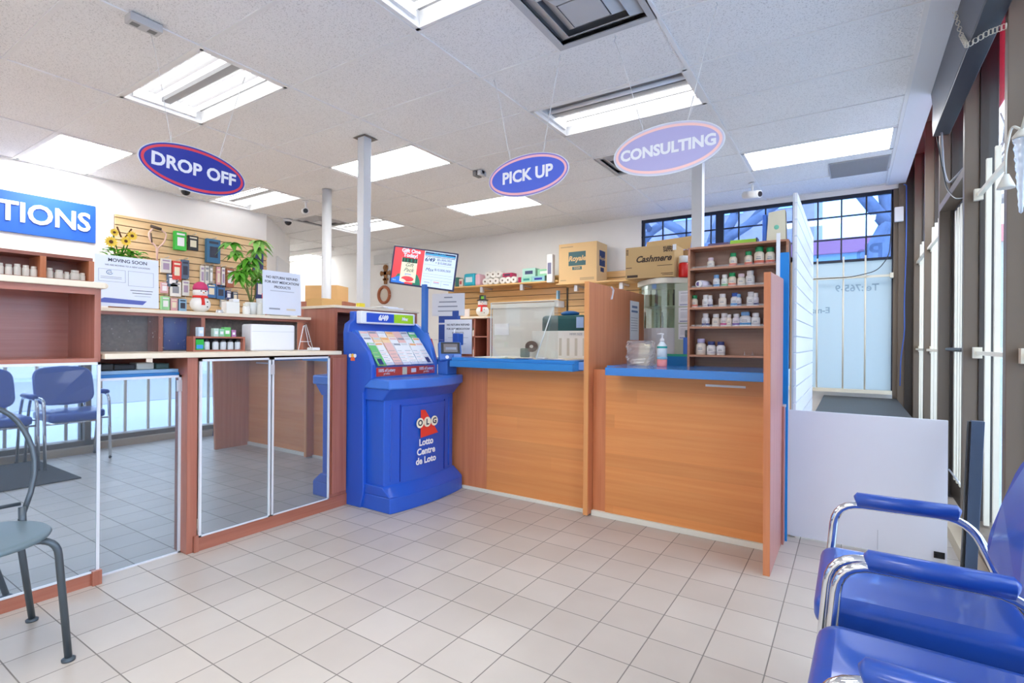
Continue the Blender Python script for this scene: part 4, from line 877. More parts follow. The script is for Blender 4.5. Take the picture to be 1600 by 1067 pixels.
for k, (y0, y1, z0, z1, lab, c, th_) in enumerate(PACKS):
    m = mat('pack_' + c, PC[c], .4); yc = (y0 + y1) / 2
    t = thing('hanging_pack', lab + ' on the maple slatwall', 'pack', (-6.96, yc, z0), 'packs hanging on the maple slatwall')
    b = MB(m); b.box(-6.985, -6.985 + th_, y0, y1, z0, z1); bd = b.build('pack_body', t, bevel=.002)
    b = MB([PAPER, mat('card_cream', (238, 230, 206), .5), mat('card_dark', (54, 60, 80), .5)][k % 3] if c not in ('PALE', 'WHT') else [GREYINK, mat('card_dark', ()) if False else mat('card_mauve', (168, 150, 180), .5)][k % 2])
    w_, h_ = y1 - y0, z1 - z0; x_ = -6.985 + th_
    b.box(x_, x_ + .001, y0 + w_ * .2, y1 - w_ * .2, z0 + h_ * .22, z1 - h_ * .32); b.box(x_, x_ + .001, y0 + w_ * .15, y1 - w_ * .15, z1 - h_ * .2, z1 - h_ * .1); b.build('printed_panel', bd)
    b = MB(ALU); b.tube([(-6.995, yc, z1 + .012), (-6.93 + th_, yc, z1 + .012), (-6.92 + th_, yc, z1 + .025)], .0035, seg=6); b.build('peg_hook', t)
PINKC = mat('pale_pink_cord', (226, 190, 178), .7)
t = thing('hanging_reacher', 'looped pale pink cord with a dark grip hanging on the slatwall', 'strap', (-6.93, 2.86, 2.1))
b = MB(PINKC); b.tube(rnd([(-6.94, 2.82, 2.46), (-6.93, 2.765, 2.40), (-6.93, 2.79, 2.30), (-6.93, 2.855, 2.25), (-6.93, 2.86, 2.07)], .05), .011); b.tube(rnd([(-6.94, 2.90, 2.46), (-6.93, 2.965, 2.42), (-6.93, 2.93, 2.30), (-6.93, 2.865, 2.24), (-6.93, 2.86, 2.07)], .05), .009); b.build('cord', t)
b = MB(mat('grip_brown', (84, 70, 62), .5)); b.cyl((-6.93, 2.79, 2.485), (-6.93, 2.90, 2.465), .018); b.tube([(-6.92, 2.79, 2.40), (-6.92, 2.80, 2.29)], .008); b.build('grip', t)

# ---- leaves
LEAF = mat('fresh_green_leaf', (96, 170, 44), .5, noise=.15, nscale=14); LEAF2 = mat('pale_green_leaf', (150, 204, 96), .5); LEAF3 = mat('deep_green_leaf', (52, 118, 48), .5)
def leaf(mb, p, d, L, W, m, droop=.4, up=(0, 0, 1)):
    p = Vector(p); d = Vector(d).normalized(); s = d.cross(Vector(up));
    if s.length < .05: s = Vector((1, 0, 0))
    s.normalize(); nn = s.cross(d); i = mb._i(m); prev = None
    for k in range(7):
        u = k / 6; c = p + d * L * u - Vector((0, 0, 1)) * droop * L * u * u; w_ = W * .5 * math.sin(math.pi * min(1, u * .94 + .05)) ** .8 * (1.25 - .5 * u)
        row = mb._v([c - s * w_ + nn * w_ * .25, c, c + s * w_ + nn * w_ * .25])
        if prev:
            mb._f([prev[0], prev[1], row[1], row[0]], i, True); mb._f([prev[1], prev[2], row[2], row[1]], i, True)
        prev = row
def palmate(mb, p, out, L, m, n=6):
    out = Vector(out).normalized(); side = out.cross(Vector((0, 0, 1))).normalized()
    for k in range(n):
        a = math.radians(-100 + 200 * k / (n - 1)); d = out * math.cos(a) + side * math.sin(a) + Vector((0, 0, random.uniform(-.5, .1)))
        leaf(mb, p, d, L * random.uniform(.8, 1.05) * (1 - .2 * abs(a) / 2), L * .36, m, .55)
TOPZ = 1.3185
t = thing('potted_plant', 'leafy money tree plant in a white pot on the shelf top before the slatwall', 'plant', (-3.42, 1.985, TOPZ))
b = MB(mat('pot_white', (232, 232, 226), .4)); b.lathe([(0, 0), (.030, 0), (.036, .04), (.038, .085), (.034, .085), (.032, .07), (0, .07)], (-3.42, 1.985, TOPZ)); b.build('pot', t)
stems = [((-3.42, 1.985, TOPZ + .07), (-3.43, 1.96, 1.52), (-3.43, 1.93, 1.66), (-3.44, 1.86, 1.79)), ((-3.42, 1.985, TOPZ + .07), (-3.42, 1.99, 1.55), (-3.43, 2.0, 1.70), (-3.42, 2.03, 1.83)), ((-3.42, 1.985, TOPZ + .07), (-3.40, 1.95, 1.46), (-3.38, 1.89, 1.55), (-3.38, 1.87, 1.60)), ((-3.42, 1.985, TOPZ + .07), (-3.43, 2.02, 1.46), (-3.45, 2.04, 1.56), (-3.46, 2.05, 1.64)), ((-3.42, 1.985, TOPZ + .07), (-3.43, 1.96, 1.5), (-3.40, 1.93, 1.62), (-3.38, 1.95, 1.70))]
b = MB(mat('plant_stem', (108, 120, 60), .6))
for s_ in stems: b.tube(s_, [.006, .004, .003, .0022], seg=6)
b.build('stem', t)
b = MB(LEAF)
for s_, L, m, o in ((0, .115, LEAF, (.5, -.6, 0)), (1, .12, LEAF2, (.6, .3, 0)), (2, .105, LEAF, (.7, -.5, 0)), (3, .10, LEAF2, (.2, .6, 0)), (4, .11, LEAF, (.8, .1, 0))):
    e = Vector(stems[s_][3]); palmate(b, e, o, L, m, 7); palmate(b, e + Vector((0, .02, -.05)), (o[0], -o[1], .2), L * .8, LEAF if m is LEAF2 else LEAF2, 5)
    mid = Vector(stems[s_][2]); palmate(b, mid, (.5 if s_ != 3 else .1, .4 * (-1) ** s_, 0), L * .8, LEAF, 6); palmate(b, mid * .5 + e * .5, (-.1, -.5 * (-1) ** s_, 0), L * .8, (LEAF, LEAF2)[s_ % 2], 6)
b.build('leaves', t)
t = thing('small_plant', 'small broad-leaved plant in a white pot behind the no return notice', 'plant', (-3.46, 2.23, TOPZ))
b = MB(mat('pot_white', (232, 232, 226), .4)); b.box(-3.495, -3.445, 2.14, 2.30, TOPZ, 1.56); b.box(-3.49, -3.455, 2.165, 2.225, 1.56, 1.64); b.build('pot', t, bevel=.006)
b = MB(LEAF)
for q in range(9): a = q * .75; leaf(b, (-3.455, 2.245, 1.59), (math.cos(a) * .6, math.sin(a), .6), .055, .022, (LEAF, LEAF3)[q % 2], .5)
b.build('leaves', t)
t = thing('succulent_bowl', 'bushy green plant with artificial sunflowers behind the moving soon notice', 'plant', (-3.46, 1.25, TOPZ))
b = MB(mat('bowl_terracotta', (190, 120, 90), .6)); b.lathe([(0, 0), (.05, 0), (.06, .25), (.055, .27), (0, .26)], (-3.46, 1.24, TOPZ)); b.build('bowl', t)
b = MB(LEAF)
for q in range(95):
    a = random.uniform(0, 6.28); p = (-3.44 + random.uniform(-.03, .02), 1.17 + random.uniform(0, .17), 1.61 + random.uniform(-.02, .035)); leaf(b, p, (math.cos(a) * .5 + .1, math.sin(a), random.uniform(.2, .9)), .055, .022, (LEAF, LEAF2, mat('lime_leaf', (120, 214, 50), .5))[q % 3], .5)
b.build('foliage', t)
YEL = mat('sunflower_yellow', (246, 204, 60), .5); SEED = mat('sunflower_brown', (96, 58, 30), .8)
for fy, fz, r in ((1.185, 1.685, .026), (1.255, 1.70, .022), (1.285, 1.735, .022), (1.20, 1.74, .018)):
    b = MB(YEL)
    for q in range(13): a = q * 6.283 / 13; leaf(b, (-3.425, fy + math.cos(a) * r * .3, fz + math.sin(a) * r * .3), (.15, math.cos(a), math.sin(a)), r, r * .45, YEL, 0, up=(1, 0, 0))
    fl = b.build('sunflower', t); b = MB(SEED); b.ball((-3.421, fy, fz), (.004, r * .38, r * .38)); b.build('seed_head', fl)
    b = MB(LEAF3); b.tube([(-3.45, 1.24, 1.58), (-3.44, fy, fz - .01), (-3.43, fy, fz)], .003, seg=6); b.build('flower_stem', t)
b = MB(SEED); b.tube([(-3.43, 1.235, 1.72), (-3.43, 1.215, 1.775)], .0045, seg=6); b.tube([(-3.43, 1.255, 1.72), (-3.43, 1.285, 1.775)], .0045, seg=6); b.build('twig', t)
def snowman(loc, h, hat, label, group, brim=False, turn=0.0):
    t = thing('snowman_figure', label, 'figurine', loc, group, local=True, rz=turn); s = h / .2
    FUR = mat('plush_white', (240, 236, 228), .9, bump=.4, nscale=120)
    b = MB(FUR); b.ball((0, 0, .052 * s), (.052 * s, .060 * s, .052 * s)); b.ball((0, 0, .125 * s), (.040 * s, .044 * s, .038 * s)); bd = b.build('body', t)
    b = MB(hat)
    if brim: b.lathe([(0, .148 * s), (.052 * s, .148 * s), (.052 * s, .154 * s), (.032 * s, .156 * s), (.030 * s, .195 * s), (0, .197 * s)]); b.box(.028 * s, .034 * s, -.012 * s, .012 * s, .16 * s, .184 * s, mat('hat_green', (130, 200, 60), .6))
    else: b.lathe([(.041 * s, .140 * s), (.043 * s, .152 * s), (.036 * s, .175 * s), (.018 * s, .19 * s), (0, .194 * s)])
    b.build('hat', t)
    SC_ = mat('scarf_red', (222, 52, 44), .8); b = MB(SC_); b.lathe([(.030 * s, .090 * s), (.043 * s, .092 * s), (.043 * s, .104 * s), (.030 * s, .106 * s)])
    b.hexa([(.045 * s, -.016 * s, .045 * s), (.058 * s, -.016 * s, .045 * s), (.058 * s, .002 * s, .045 * s), (.045 * s, .002 * s, .045 * s)], [(.03 * s, -.012 * s, .1 * s), (.044 * s, -.012 * s, .1 * s), (.044 * s, .002 * s, .1 * s), (.03 * s, .002 * s, .1 * s)]); b.build('scarf', t)
    b = MB(BLACK)
    for y in (-.013, .013): b.ball((.038 * s, y * s, .132 * s), .004 * s, seg=8, rg=6)
    for z in (.035, .065): b.ball((.052 * s, .018 * s, z * s), .004 * s, seg=8, rg=6)
    b.build('buttons', bd); b = MB(mat('carrot', (236, 130, 50), .6)); b.cyl((.038 * s, 0, .122 * s), (.056 * s, 0, .120 * s), .004 * s, seg=8, r1=.001); b.build('nose', bd)
snowman((-3.42, 1.655, TOPZ), .20, mat('hat_pink', (206, 62, 110), .8), 'plush snowman with a pink hat and red scarf on the left shelf top', None)
def jar(name, loc, r, h, label, cap=WHITE, body=None, group=None, sq=False, lid=.25, cat='jar'):
    t = thing(name, label, cat, loc, group, local=True); body = body or mat('jar_white', (240, 238, 230), .4); b = MB(body); hb = h * (1 - lid)
    if sq: b.box(-r, r, -r * 1.3, r * 1.3, 0, hb); b.build('body', t, bevel=.005); b = MB(cap); b.box(-r * .7, r * .9, 0, r * 1.25, hb, h); b.build('lid', t, bevel=.003)
    else:
        b.lathe([(0, 0), (r * .95, 0), (r, .004), (r, hb * .85), (r * .8, hb)], seg=18); b.build('body', t)
        b = MB(cap); b.lathe([(r * .78, hb), (r * .82, hb + .002), (r * .82, h - .002), (r * .78, h), (0, h)], seg=18); b.build('lid', t)
    return t
jar('carton', (-3.42, 1.845, TOPZ), .034, .10, 'cream white carton with a raised lid left of the money tree pot', sq=True, lid=.2, cat='carton')
jar('white_jar', (-3.41, 2.045, TOPZ), .032, .115, 'white jar with a leaf sprig right of the money tree pot')
jar('small_jar', (-3.39, 1.935, TOPZ), .024, .075, 'small round white jar just left of the money tree pot', cap=mat('jar_cream', (226, 222, 206), .5))
jar('red_bottle', (-3.46, 2.10, TOPZ), .016, .16, 'slim red bottle behind the white jar by the notice', cap=RED, body=RED, cat='bottle')
jar('silver_tin', (-3.40, 1.765, TOPZ), .022, .022, 'small silver tin right of the pink-hatted snowman', cap=ALU, body=ALU, cat='tin')
# notices
def sheet(name, label, c, right, w_, h_, m, lines, lean=0.0, extra=None, cat='notice', thick=.003, parent_kind=None):
    """stiff printed sheet; lines = [(text or bar width, size, y, ink)]"""
    t = thing(name, label, cat, (c[0], c[1], c[2] - h_ / 2)); c = Vector(c); r = Vector(right).normalized(); u = Vector((0, 0, 1)); n = r.cross(u); u = (u * math.cos(lean) - n * math.sin(lean)).normalized(); n = r.cross(u)
    M = Matrix(((r.x, u.x, n.x, c.x), (r.y, u.y, n.y, c.y), (r.z, u.z, n.z, c.z), (0, 0, 0, 1)))
    b = MB(m); b.M = M; b.box(-w_ / 2, w_ / 2, -h_ / 2, h_ / 2, -thick, 0); sh_ = b.build('sheet', t)
    b = MB(INK); b.M = M
    for s, sz, y, ink in lines:
        if isinstance(s, str): text(s, sz, (0, y, .0008), (1, 0, 0), (0, 1, 0), ink, b, ext=.0003, bold=.0004)
        else:
            x0, x1 = s; b.box(x0, x1, y, y + sz, 0, .0006, ink)
    if extra: extra(b)
    b.build('print', sh_); return t
def moving(b):
    for x0, x1, y0, y1 in ((-.135, -.012, -.005, .062), (.0, .125, -.02, .062)):
        for a in ((x0, x1, y0, y0 + .0015), (x0, x1, y1 - .0015, y1), (x0, x0 + .0015, y0, y1), (x1 - .0015, x1, y0, y1)): b.box(*a, 0, .0006, GREYINK)
    b.tube([(-.085 + .014 * math.cos(a), .045 + .011 * math.sin(a), .001) for a in [k * .5 for k in range(2, 13)]], .0015, mat('logo_teal', (60, 110, 150), .5), seg=5); text('c+', .018, (-.083, .045, .001), (1, 0, 0), (0, 1, 0), INK, b, ext=.0003)
    b.prism([(-.125, -.118), (.07, -.122), (.09, -.100), (-.11, -.092), (-.125, -.10)], 'Z', 0, .0007, mat('banner_indigo', (90, 104, 180), .5))
PALEP = mat('pale_blue_paper', (226, 232, 244), .5)
sheet('notice', 'large pale notice reading MOVING SOON standing on the left shelf top', (-3.335, 1.235, 1.462), (0, 1, 0), .30, .275, PALEP,
      [('MOVING SOON', .026, .112, INK), ('WE ARE MOVING TO A NEW LOCATION', .0115, .085, GREYINK)] + [((-.125, -.03), .0022, y, GREYINK) for y in (.02, .012)] + [((.01, .12), .003, -.045, INK), ((.02, .115), .003, -.06, INK), ((.03, .11), .002, -.075, GREYINK)], .03, moving)
sheet('notice', 'white notice reading NO RETURN REFUND FOR ANY MEDICATION on the left shelf top', (-3.325, 2.155, 1.475), (0, 1, 0), .29, .30, PALEP,
      [('NO RETURN/ REFUND', .024, .105, INK), ('FOR ANY MEDICATION/', .024, .073, INK), ('PRODUCTS', .024, .040, INK), ((-.09, .09), .003, .012, GREYINK), ((-.10, -.02), .010, -.115, GREYINK), ((.03, .10), .012, -.118, mat('faint_gold', (226, 214, 186), .6))], .03)
# printer-like white box and wire stand on the counter
t = thing('white_case', 'plain white rounded case on the left counter beside the wire stand', 'box', (-3.27, 2.04, 1.078))
b = MB(mat('case_white', (244, 246, 250), .35)); b.box(-3.34, -3.22, 1.872, 2.185, 1.078, 1.252); b.build('case_body', t, bevel=.012)
b = MB(GREYINK); b.box(-3.2205, -3.2195, 1.875, 2.18, 1.205, 1.206); b.build('lid_seam', t)
t = thing('wire_stand', 'white wire stand on the left counter in front of the corner hutch', 'stand', (-3.22, 2.27, 1.078))
b = MB(WHITE)
b.tube([(-3.22, 2.21, 1.08), (-3.22, 2.25, 1.25), (-3.22, 2.27, 1.26), (-3.22, 2.33, 1.08)], .0035, seg=6); b.tube([(-3.22, 2.21, 1.08), (-3.12, 2.26, 1.08), (-3.22, 2.33, 1.08)], .0035, seg=6); b.tube([(-3.22, 2.225, 1.14), (-3.22, 2.305, 1.14)], .0025, seg=6)
b.tube([(-3.22, 2.26, 1.255), (-3.19, 2.27, 1.12), (-3.13, 2.26, 1.085)], .0025, seg=6); b.build('wire_frame', t)
b = MB(WHITE); b.box(-3.16, -3.10, 2.235, 2.30, 1.079, 1.10); b.build('foot_block', t, bevel=.006)
# goods on and in the little shelf
for k, (y, w_, h_, c, lab) in enumerate(((1.567, .030, .055, (200, 222, 236), 'small white and blue box at the left on top of the little shelf'), (1.655, .028, .050, (196, 226, 210), 'pale green box second from left on the little shelf'), (1.688, .030, .048, (150, 206, 170), 'light green box in the middle on the little shelf'), (1.722, .040, .058, (110, 200, 110), 'bright green box on the little shelf, tallest of the row'), (1.762, .026, .042, (190, 130, 180), 'mauve box at the right on the little shelf'))):
    b = MB(mat('carton_%d' % k, c, .5)); b.box(-3.26, -3.225, y - w_ / 2, y + w_ / 2, 1.168, 1.168 + h_); b.box(-3.225, -3.2244, y - w_ * .3, y + w_ * .3, 1.168 + h_ * .3, 1.168 + h_ * .65, PAPER); b.build('medicine_box', label=lab, cat='box', group='small boxes on the little shelf')
b = MB(mat('green_pack', (40, 180, 60), .5)); b.box(-3.25, -3.21, 1.53, 1.575, 1.088, 1.15); b.box(-3.21, -3.209, 1.534, 1.571, 1.095, 1.118, mat('pack_blue', (60, 150, 220), .5)); b.build('medicine_box', label='green and blue box inside the little shelf, leftmost', cat='box')
for k, y in enumerate((1.602, 1.655, 1.700, 1.745, 1.79)):
    if k == 0: lab = 'dark-capped white bottle beside the green box inside the little shelf'
    else: lab = 'dark-capped white bottle inside the little shelf, %s of the four at the right' % ('first', 'second', 'third', 'last')[k - 1]
    jar('pill_bottle', (-3.235, y, 1.088), .018, .062, lab, cap=BLACK, body=mat('bottle_pale', (214, 222, 226), .4), group='dark-capped bottles in the little shelf', lid=.2, cat='bottle')
# pigeonhole shelf further back with white tubs
t = thing('back_pigeonholes', 'low wooden pigeonhole shelf of white tubs behind the left hutch', 'shelf unit', (-4.1, .6, 0))
b = MB(REDWOOD_Y); b.box(-4.20, -4.0, -.7, 1.29, 1.635, 1.655); b.box(-4.20, -4.0, -.7, 1.29, 1.49, 1.51); b.box(-4.2, -4.02, -.7, 1.29, 0, 1.49); b.build('shelf_board', t)
b = MB(REDWOOD_Y); b.box(-4.21, -4.20, -.7, 1.29, 1.49, 1.655); b.build('back_panel', t)
for y in (1.05, .55, 0.05, 1.283): b = MB(ORANGE_V); b.box(-4.20, -3.998, y - .014, y + .014, 1.51, 1.635); b.build('divider', t)
TUB = mat('tub_white', (236, 232, 220), .5); n_ = 0
ordw = ('leftmost', 'second', 'third', 'fourth', 'fifth', 'sixth', 'seventh', 'eighth', 'ninth', 'tenth', 'eleventh', 'last')
for k, y in enumerate((.835, .872, .909, .946, .983, 1.018)):
    jar('pill_tub', (-4.04, y, 1.51), .0165, .068 - .003 * (k % 3), 'white tub in the left pigeonhole behind the hutch, %s from the left edge' % ordw[k].replace('leftmost', 'first'), cap=TUB, body=TUB, group='white tubs in the pigeonholes', lid=.2, cat='tub')
for k, (y, r, h) in enumerate(((1.09, .018, .062), (1.135, .022, .055), (1.172, .014, .048), (1.212, .024, .062), (1.25, .015, .05))):
    jar('pill_tub', (-4.04, y, 1.51), r, h, 'white tub in the right pigeonhole behind the hutch, %s from its divider' % ordw[k].replace('leftmost', 'first'), cap=TUB, body=TUB, group='white tubs in the pigeonholes', lid=.22, cat='tub')
# ================================================================ BACK OF THE SHOP
BACKSLAT = wood('golden_slat', (232, 190, 130), (220, 176, 112), 'X')
t = thing('slatwall', 'golden wooden slatwall along the back wall under the long goods shelf', 'slatwall', (-4.1, 7.1, 1.0))
b = MB(mat('slat_gap', (120, 88, 58), .8)); b.box(-6.0, -2.48, 7.12, 7.148, .9, 2.16); b.build('backing', t)
b = MB(BACKSLAT); z = .92
while z < 2.15: b.box(-6.0, -2.48, 7.10, 7.12, z, z + .088); z += .098
b.build('slats', t)
b = MB(DBROWN); b.box(-3.64, -3.62, 7.08, 7.10, .9, 2.05); b.build('upright_rail', t)
t = thing('wall_shelf', 'long light wooden shelf carrying the tissue packs on the back wall', 'shelf', (-4.1, 6.95, 2.04))
b = MB(BACKSLAT); b.box(-5.9, -3.63, 6.78, 7.10, 2.045, 2.068); b.build('shelf_board', t, bevel=.002)
for x, z in ((-5.05, 2.04), (-4.28, 2.04)): b = MB(ALU); b.box(x - .025, x + .025, 6.80, 6.85, z - .09, z); b.box(x - .01, x + .01, 6.85, 7.10, z - .03, z); b.build('bracket', t)
t = thing('wall_shelf', 'light wooden shelf under the big carton with the green badge', 'shelf', (-2.7, 6.95, 1.98))
b = MB(BACKSLAT); b.box(-3.62, -1.7, 6.70, 7.10, 1.985, 2.007); b.build('shelf_board', t, bevel=.002)
for x, z in ((-3.35, 1.98), (-2.66, 1.98)): b = MB(ALU); b.box(x - .025, x + .025, 6.80, 6.85, z - .09, z); b.box(x - .01, x + .01, 6.85, 7.10, z - .03, z); b.build('bracket', t)
t = thing('wall_shelf', 'lower narrow light shelf on the back slatwall below the tissue packs', 'shelf', (-4.2, 7.0, 1.78))
b = MB(BACKSLAT); b.box(-4.95, -3.66, 6.85, 7.10, 1.775, 1.795); b.build('shelf_board', t)
def pack(name, lab, x0, x1, y0, y1, z0, h, rgb, bevel=.008, cat='pack', group=None, patch=None, tilt=0.0):
    t = thing(name, lab, cat, ((x0 + x1) / 2, (y0 + y1) / 2, z0), group, local=True); t.rotation_euler = (0, tilt, 0)
    w_, d_ = (x1 - x0) / 2, (y1 - y0) / 2
    b = MB(mat('pk_%d_%d_%d' % rgb, rgb, .4)); b.box(-w_, w_, -d_, d_, 0, h); bd = b.build('pack_body', t, bevel=min(bevel, h * .3))
    if patch: b = MB(mat('pk_%d_%d_%d' % patch, patch, .4)); b.box(-w_ * .6, w_ * .6, -d_ - .001, -d_, h * .3, h * .7); b.build('label_patch', bd)
    return t
GZ = 2.068
pack('toiletry_pack', 'dark green narrow pack at the left end of the long back shelf', -5.60, -5.54, 6.80, 6.95, GZ, .16, (70, 130, 120), group='packs on the long back shelf')
pack('toiletry_pack', 'cream pack left of the turquoise one on the back shelf', -5.52, -5.44, 6.80, 6.95, GZ, .13, (236, 222, 206), group='packs on the long back shelf', patch=(200, 90, 90))
pack('toiletry_pack', 'bright turquoise pack on the long back shelf', -5.42, -5.19, 6.80, 7.0, GZ, .21, (50, 184, 206), .03, group='packs on the long back shelf', patch=(220, 240, 245))
pack('toiletry_pack', 'pale pink pack next to the turquoise one on the back shelf', -5.18, -5.09, 6.80, 6.98, GZ, .19, (240, 196, 208), .02, group='packs on the long back shelf')
def rolls(lab, x0, z):
    t = thing('tissue_pack', lab, 'tissue rolls', (x0 + .15, 6.85, z), 'tissue roll packs on the back shelf')
    for k in range(3):
        b = MB(mat('tissue_white', (242, 238, 230), .8)); xc = x0 + .055 + k * .105; b.cyl((xc, 6.80, z + .054), (xc, 6.93, z + .054), .052, seg=22); rl = b.build('roll', t); b = MB(mat('core_brown', (120, 100, 84), .8)); b.cyl((xc, 6.798, z + .054), (xc, 6.80, z + .054), .015, seg=12); b.build('core', rl)
rolls('white tissue rolls pack, lower left one on the back shelf', -5.03, GZ); rolls('white tissue rolls pack, lower right one on the back shelf', -4.69, GZ); rolls('white tissue rolls pack lying on top of the other two', -4.98, GZ + .108)
pack('toiletry_pack', 'crimson and dark pack lying on the right roll pack', -4.64, -4.46, 6.81, 6.95, GZ + .108, .06, (190, 40, 90), patch=(60, 60, 80), group='packs on the long back shelf')
pack('toiletry_pack', 'magenta ended box low on the back shelf beside the rolls', -4.34, -4.28, 6.80, 6.95, GZ, .085, (170, 30, 80), group='packs on the long back shelf')
pack('toiletry_box', 'long mint green box, left one at the bottom of the pile on the shelf', -4.275, -4.09, 6.79, 6.95, GZ, .08, (160, 220, 196), .003, group='mint boxes piled on the back shelf', patch=(60, 150, 140))
pack('toiletry_box', 'mint and blue box, right one at the bottom of the pile on the shelf', -4.085, -3.86, 6.79, 6.95, GZ, .08, (150, 206, 210), .003, group='mint boxes piled on the back shelf', patch=(46, 60, 160))
pack('toiletry_box', 'tilted mint box with a dark oblong picture on top of the pile', -4.26, -4.03, 6.80, 6.93, GZ + .082, .13, (178, 222, 206), .003, group='mint boxes piled on the back shelf', patch=(64, 76, 110))
pack('toiletry_box', 'green striped box right of the tilted one on top of the pile', -3.99, -3.78, 6.80, 6.93, GZ + .082, .10, (150, 214, 170), .003, group='mint boxes piled on the back shelf', patch=(230, 240, 230))
pack('paper_roll', 'tall narrow white cleaner pack standing left of the big carton', -3.79, -3.69, 6.72, 6.80, 2.03, .42, (238, 236, 234), .01, cat='pack', patch=(120, 120, 150))
t = thing('wall_dispenser', 'small white dispenser hanging below the tall white pack', 'dispenser', (-3.70, 6.95, 1.6)); b = MB(WHITE); b.box(-3.76, -3.68, 6.9, 7.1, 1.68, 1.80); b.build('dispenser_body', t, bevel=.01); b = MB(mat('water_blue', (150, 200, 226), .3)); b.box(-3.735, -3.705, 6.93, 6.99, 1.80, 1.93); b.build('bottle', t)
# big carton with printed badge
CARD = mat('cardboard', (226, 190, 138), .85); CARD2 = mat('cardboard_dark', (206, 168, 122), .85); PRN = mat('carton_print_green', (74, 108, 112), .8); PRB = mat('carton_print_navy', (44, 58, 100), .8)
t = thing('cardboard_box', 'big cardboard box with a dark green square badge on the back shelf', 'box', (-3.29, 6.93, 2.008))
b = MB(CARD); b.box(-3.59, -2.99, 6.73, 7.095, 2.008, 2.575); bx = b.build('carton', t, bevel=.004)
b = MB(PRN); b.box(-3.43, -3.16, 6.728, 6.73, 2.25, 2.45); text('Royale', .10, (-3.295, 6.7275, 2.35), (1, 0, 0), (0, 0, 1), CARD, b, bold=.004, shear=.2); b.box(-3.37, -3.22, 6.728, 6.73, 2.19, 2.235, PRN); text('TIGER', .04, (-3.295, 6.7275, 2.212), (1, 0, 0), (0, 0, 1), CARD, b)
for x0, x1, z in ((-3.56, -3.36, 2.52), (-3.56, -3.47, 2.04), (-3.25, -3.03, 2.04), (-3.25, -3.03, 2.06)): b.box(x0, x1, 6.729, 6.73, z, z + .012, mat('carton_grey_print', (176, 150, 118), .8))
b.box(-2.99, -2.988, 6.82, 7.02, 2.24, 2.46, PRB); b.box(-2.99, -2.988, 6.86, 6.98, 2.16, 2.22, PRB); text('Royale', .07, (-2.987, 6.92, 2.35), (0, 1, 0), (0, 0, 1), CARD, b, shear=.2); b.build('print', bx)
# cashmere box on the curved cabinet + open carton behind
CB = mat('carton_tan', (206, 172, 120), .85)
t = thing('cardboard_box', 'tan cardboard box printed Cashmere lying on the curved glass cabinet', 'box', (-1.36, 4.25, 1.672))
b = MB(CB); b.box(-1.565, -1.165, 4.10, 4.36, 1.672, 1.93); bx = b.build('carton', t, bevel=.003)
DK = mat('carton_dark_print', (74, 60, 50), .8); b = MB(DK); text('Cashmere', .070, (-1.335, 4.0985, 1.825), (1, 0, 0), (0, 0, 1), DK, b, bold=.002, shear=.35)
text('KLEEN', .026, (-1.215, 4.0985, 1.905), (1, 0, 0), (0, 0, 1), DK, b, bold=.001); text('54772', .030, (-1.215, 4.0985, 1.882), (1, 0, 0), (0, 0, 1), DK, b, bold=.001)
b.box(-1.55, -1.46, 4.099, 4.10, 1.682, 1.702); b.box(-1.26, -1.175, 4.099, 4.10, 1.69, 1.694); b.box(-1.27, -1.175, 4.099, 4.10, 1.702, 1.706); b.box(-1.56, -1.51, 4.099, 4.10, 1.76, 1.765); b.box(-1.3, -1.18, 4.099, 4.10, 1.765, 1.769)
for q in range(4): b.box(-1.56, -1.54, 4.099, 4.10, 1.87 + q * .012, 1.876 + q * .012)
b.box(-1.178, -1.150, 4.098, 4.10, 1.88, 1.925, PAPER); b.build('print', bx)
t = thing('cardboard_box', 'opened tan cardboard box with a raised flap behind the Cashmere one', 'box', (-1.2, 4.5, 1.672))
b = MB(mat('carton_tan_side', (196, 158, 108), .85)); b.box(-1.50, -1.03, 4.42, 4.62, 1.672, 1.93); bx = b.build('carton', t, bevel=.003); b = MB(CB); b.hexa([(-1.50, 4.40, 1.93), (-1.12, 4.40, 1.93), (-1.12, 4.405, 1.93), (-1.50, 4.405, 1.93)], [(-1.50, 4.44, 2.03), (-1.12, 4.44, 2.045), (-1.12, 4.445, 2.045), (-1.50, 4.445, 2.03)]); b.build('flap', bx)
t = thing('red_tub', 'red candy tub with a white lid between carton and supplement shelf', 'tub', (-1.11, 4.22, 1.672)); b = MB(mat('tub_red', (226, 36, 30), .3)); b.lathe([(0, 0), (.036, 0), (.038, .01), (.038, .10), (.03, .115)], (-1.12, 4.20, 1.672)); b.build('body', t); b = MB(WHITE); b.lathe([(.03, .115), (.036, .118), (.036, .17), (0, .172)], (-1.12, 4.20, 1.672)); b.build('lid', t)
# curved glass cabinet
t = thing('display_case', 'curved glass display cabinet with cream top rim behind the consulting counter', 'cabinet', (-1.28, 4.3, 0))
def bow(x0, x1, yb2, yf, n=12): return [(x0 + (x1 - x0) * k / n, yf + (yb2 - yf) * (1 - math.sin(math.pi * (.12 + .76 * k / n))) * 1.4) for k in range(n + 1)]
pf = bow(-1.54, -1.0, 4.35, 4.10); b = MB(mat('cream_rim', (236, 232, 216), .4)); b.hexa([(x, y, 1.625) for x, y in pf] + [(-1.0, 4.62, 1.625), (-1.54, 4.62, 1.625)], [(x, y, 1.670) for x, y in pf] + [(-1.0, 4.62, 1.67), (-1.54, 4.62, 1.67)]); b.build('top_rim', t, bevel=.004)
pf2 = [(x * .97 - .037, y + .015) for x, y in pf]
b = MB(mat('cabinet_green_grey', (186, 196, 178), .5)); b.box(-1.50, -1.02, 4.58, 4.60, 0, 1.625); b.box(-1.17, -1.0, 4.14, 4.16, 1.0, 1.62); b.build('back_panel', t)
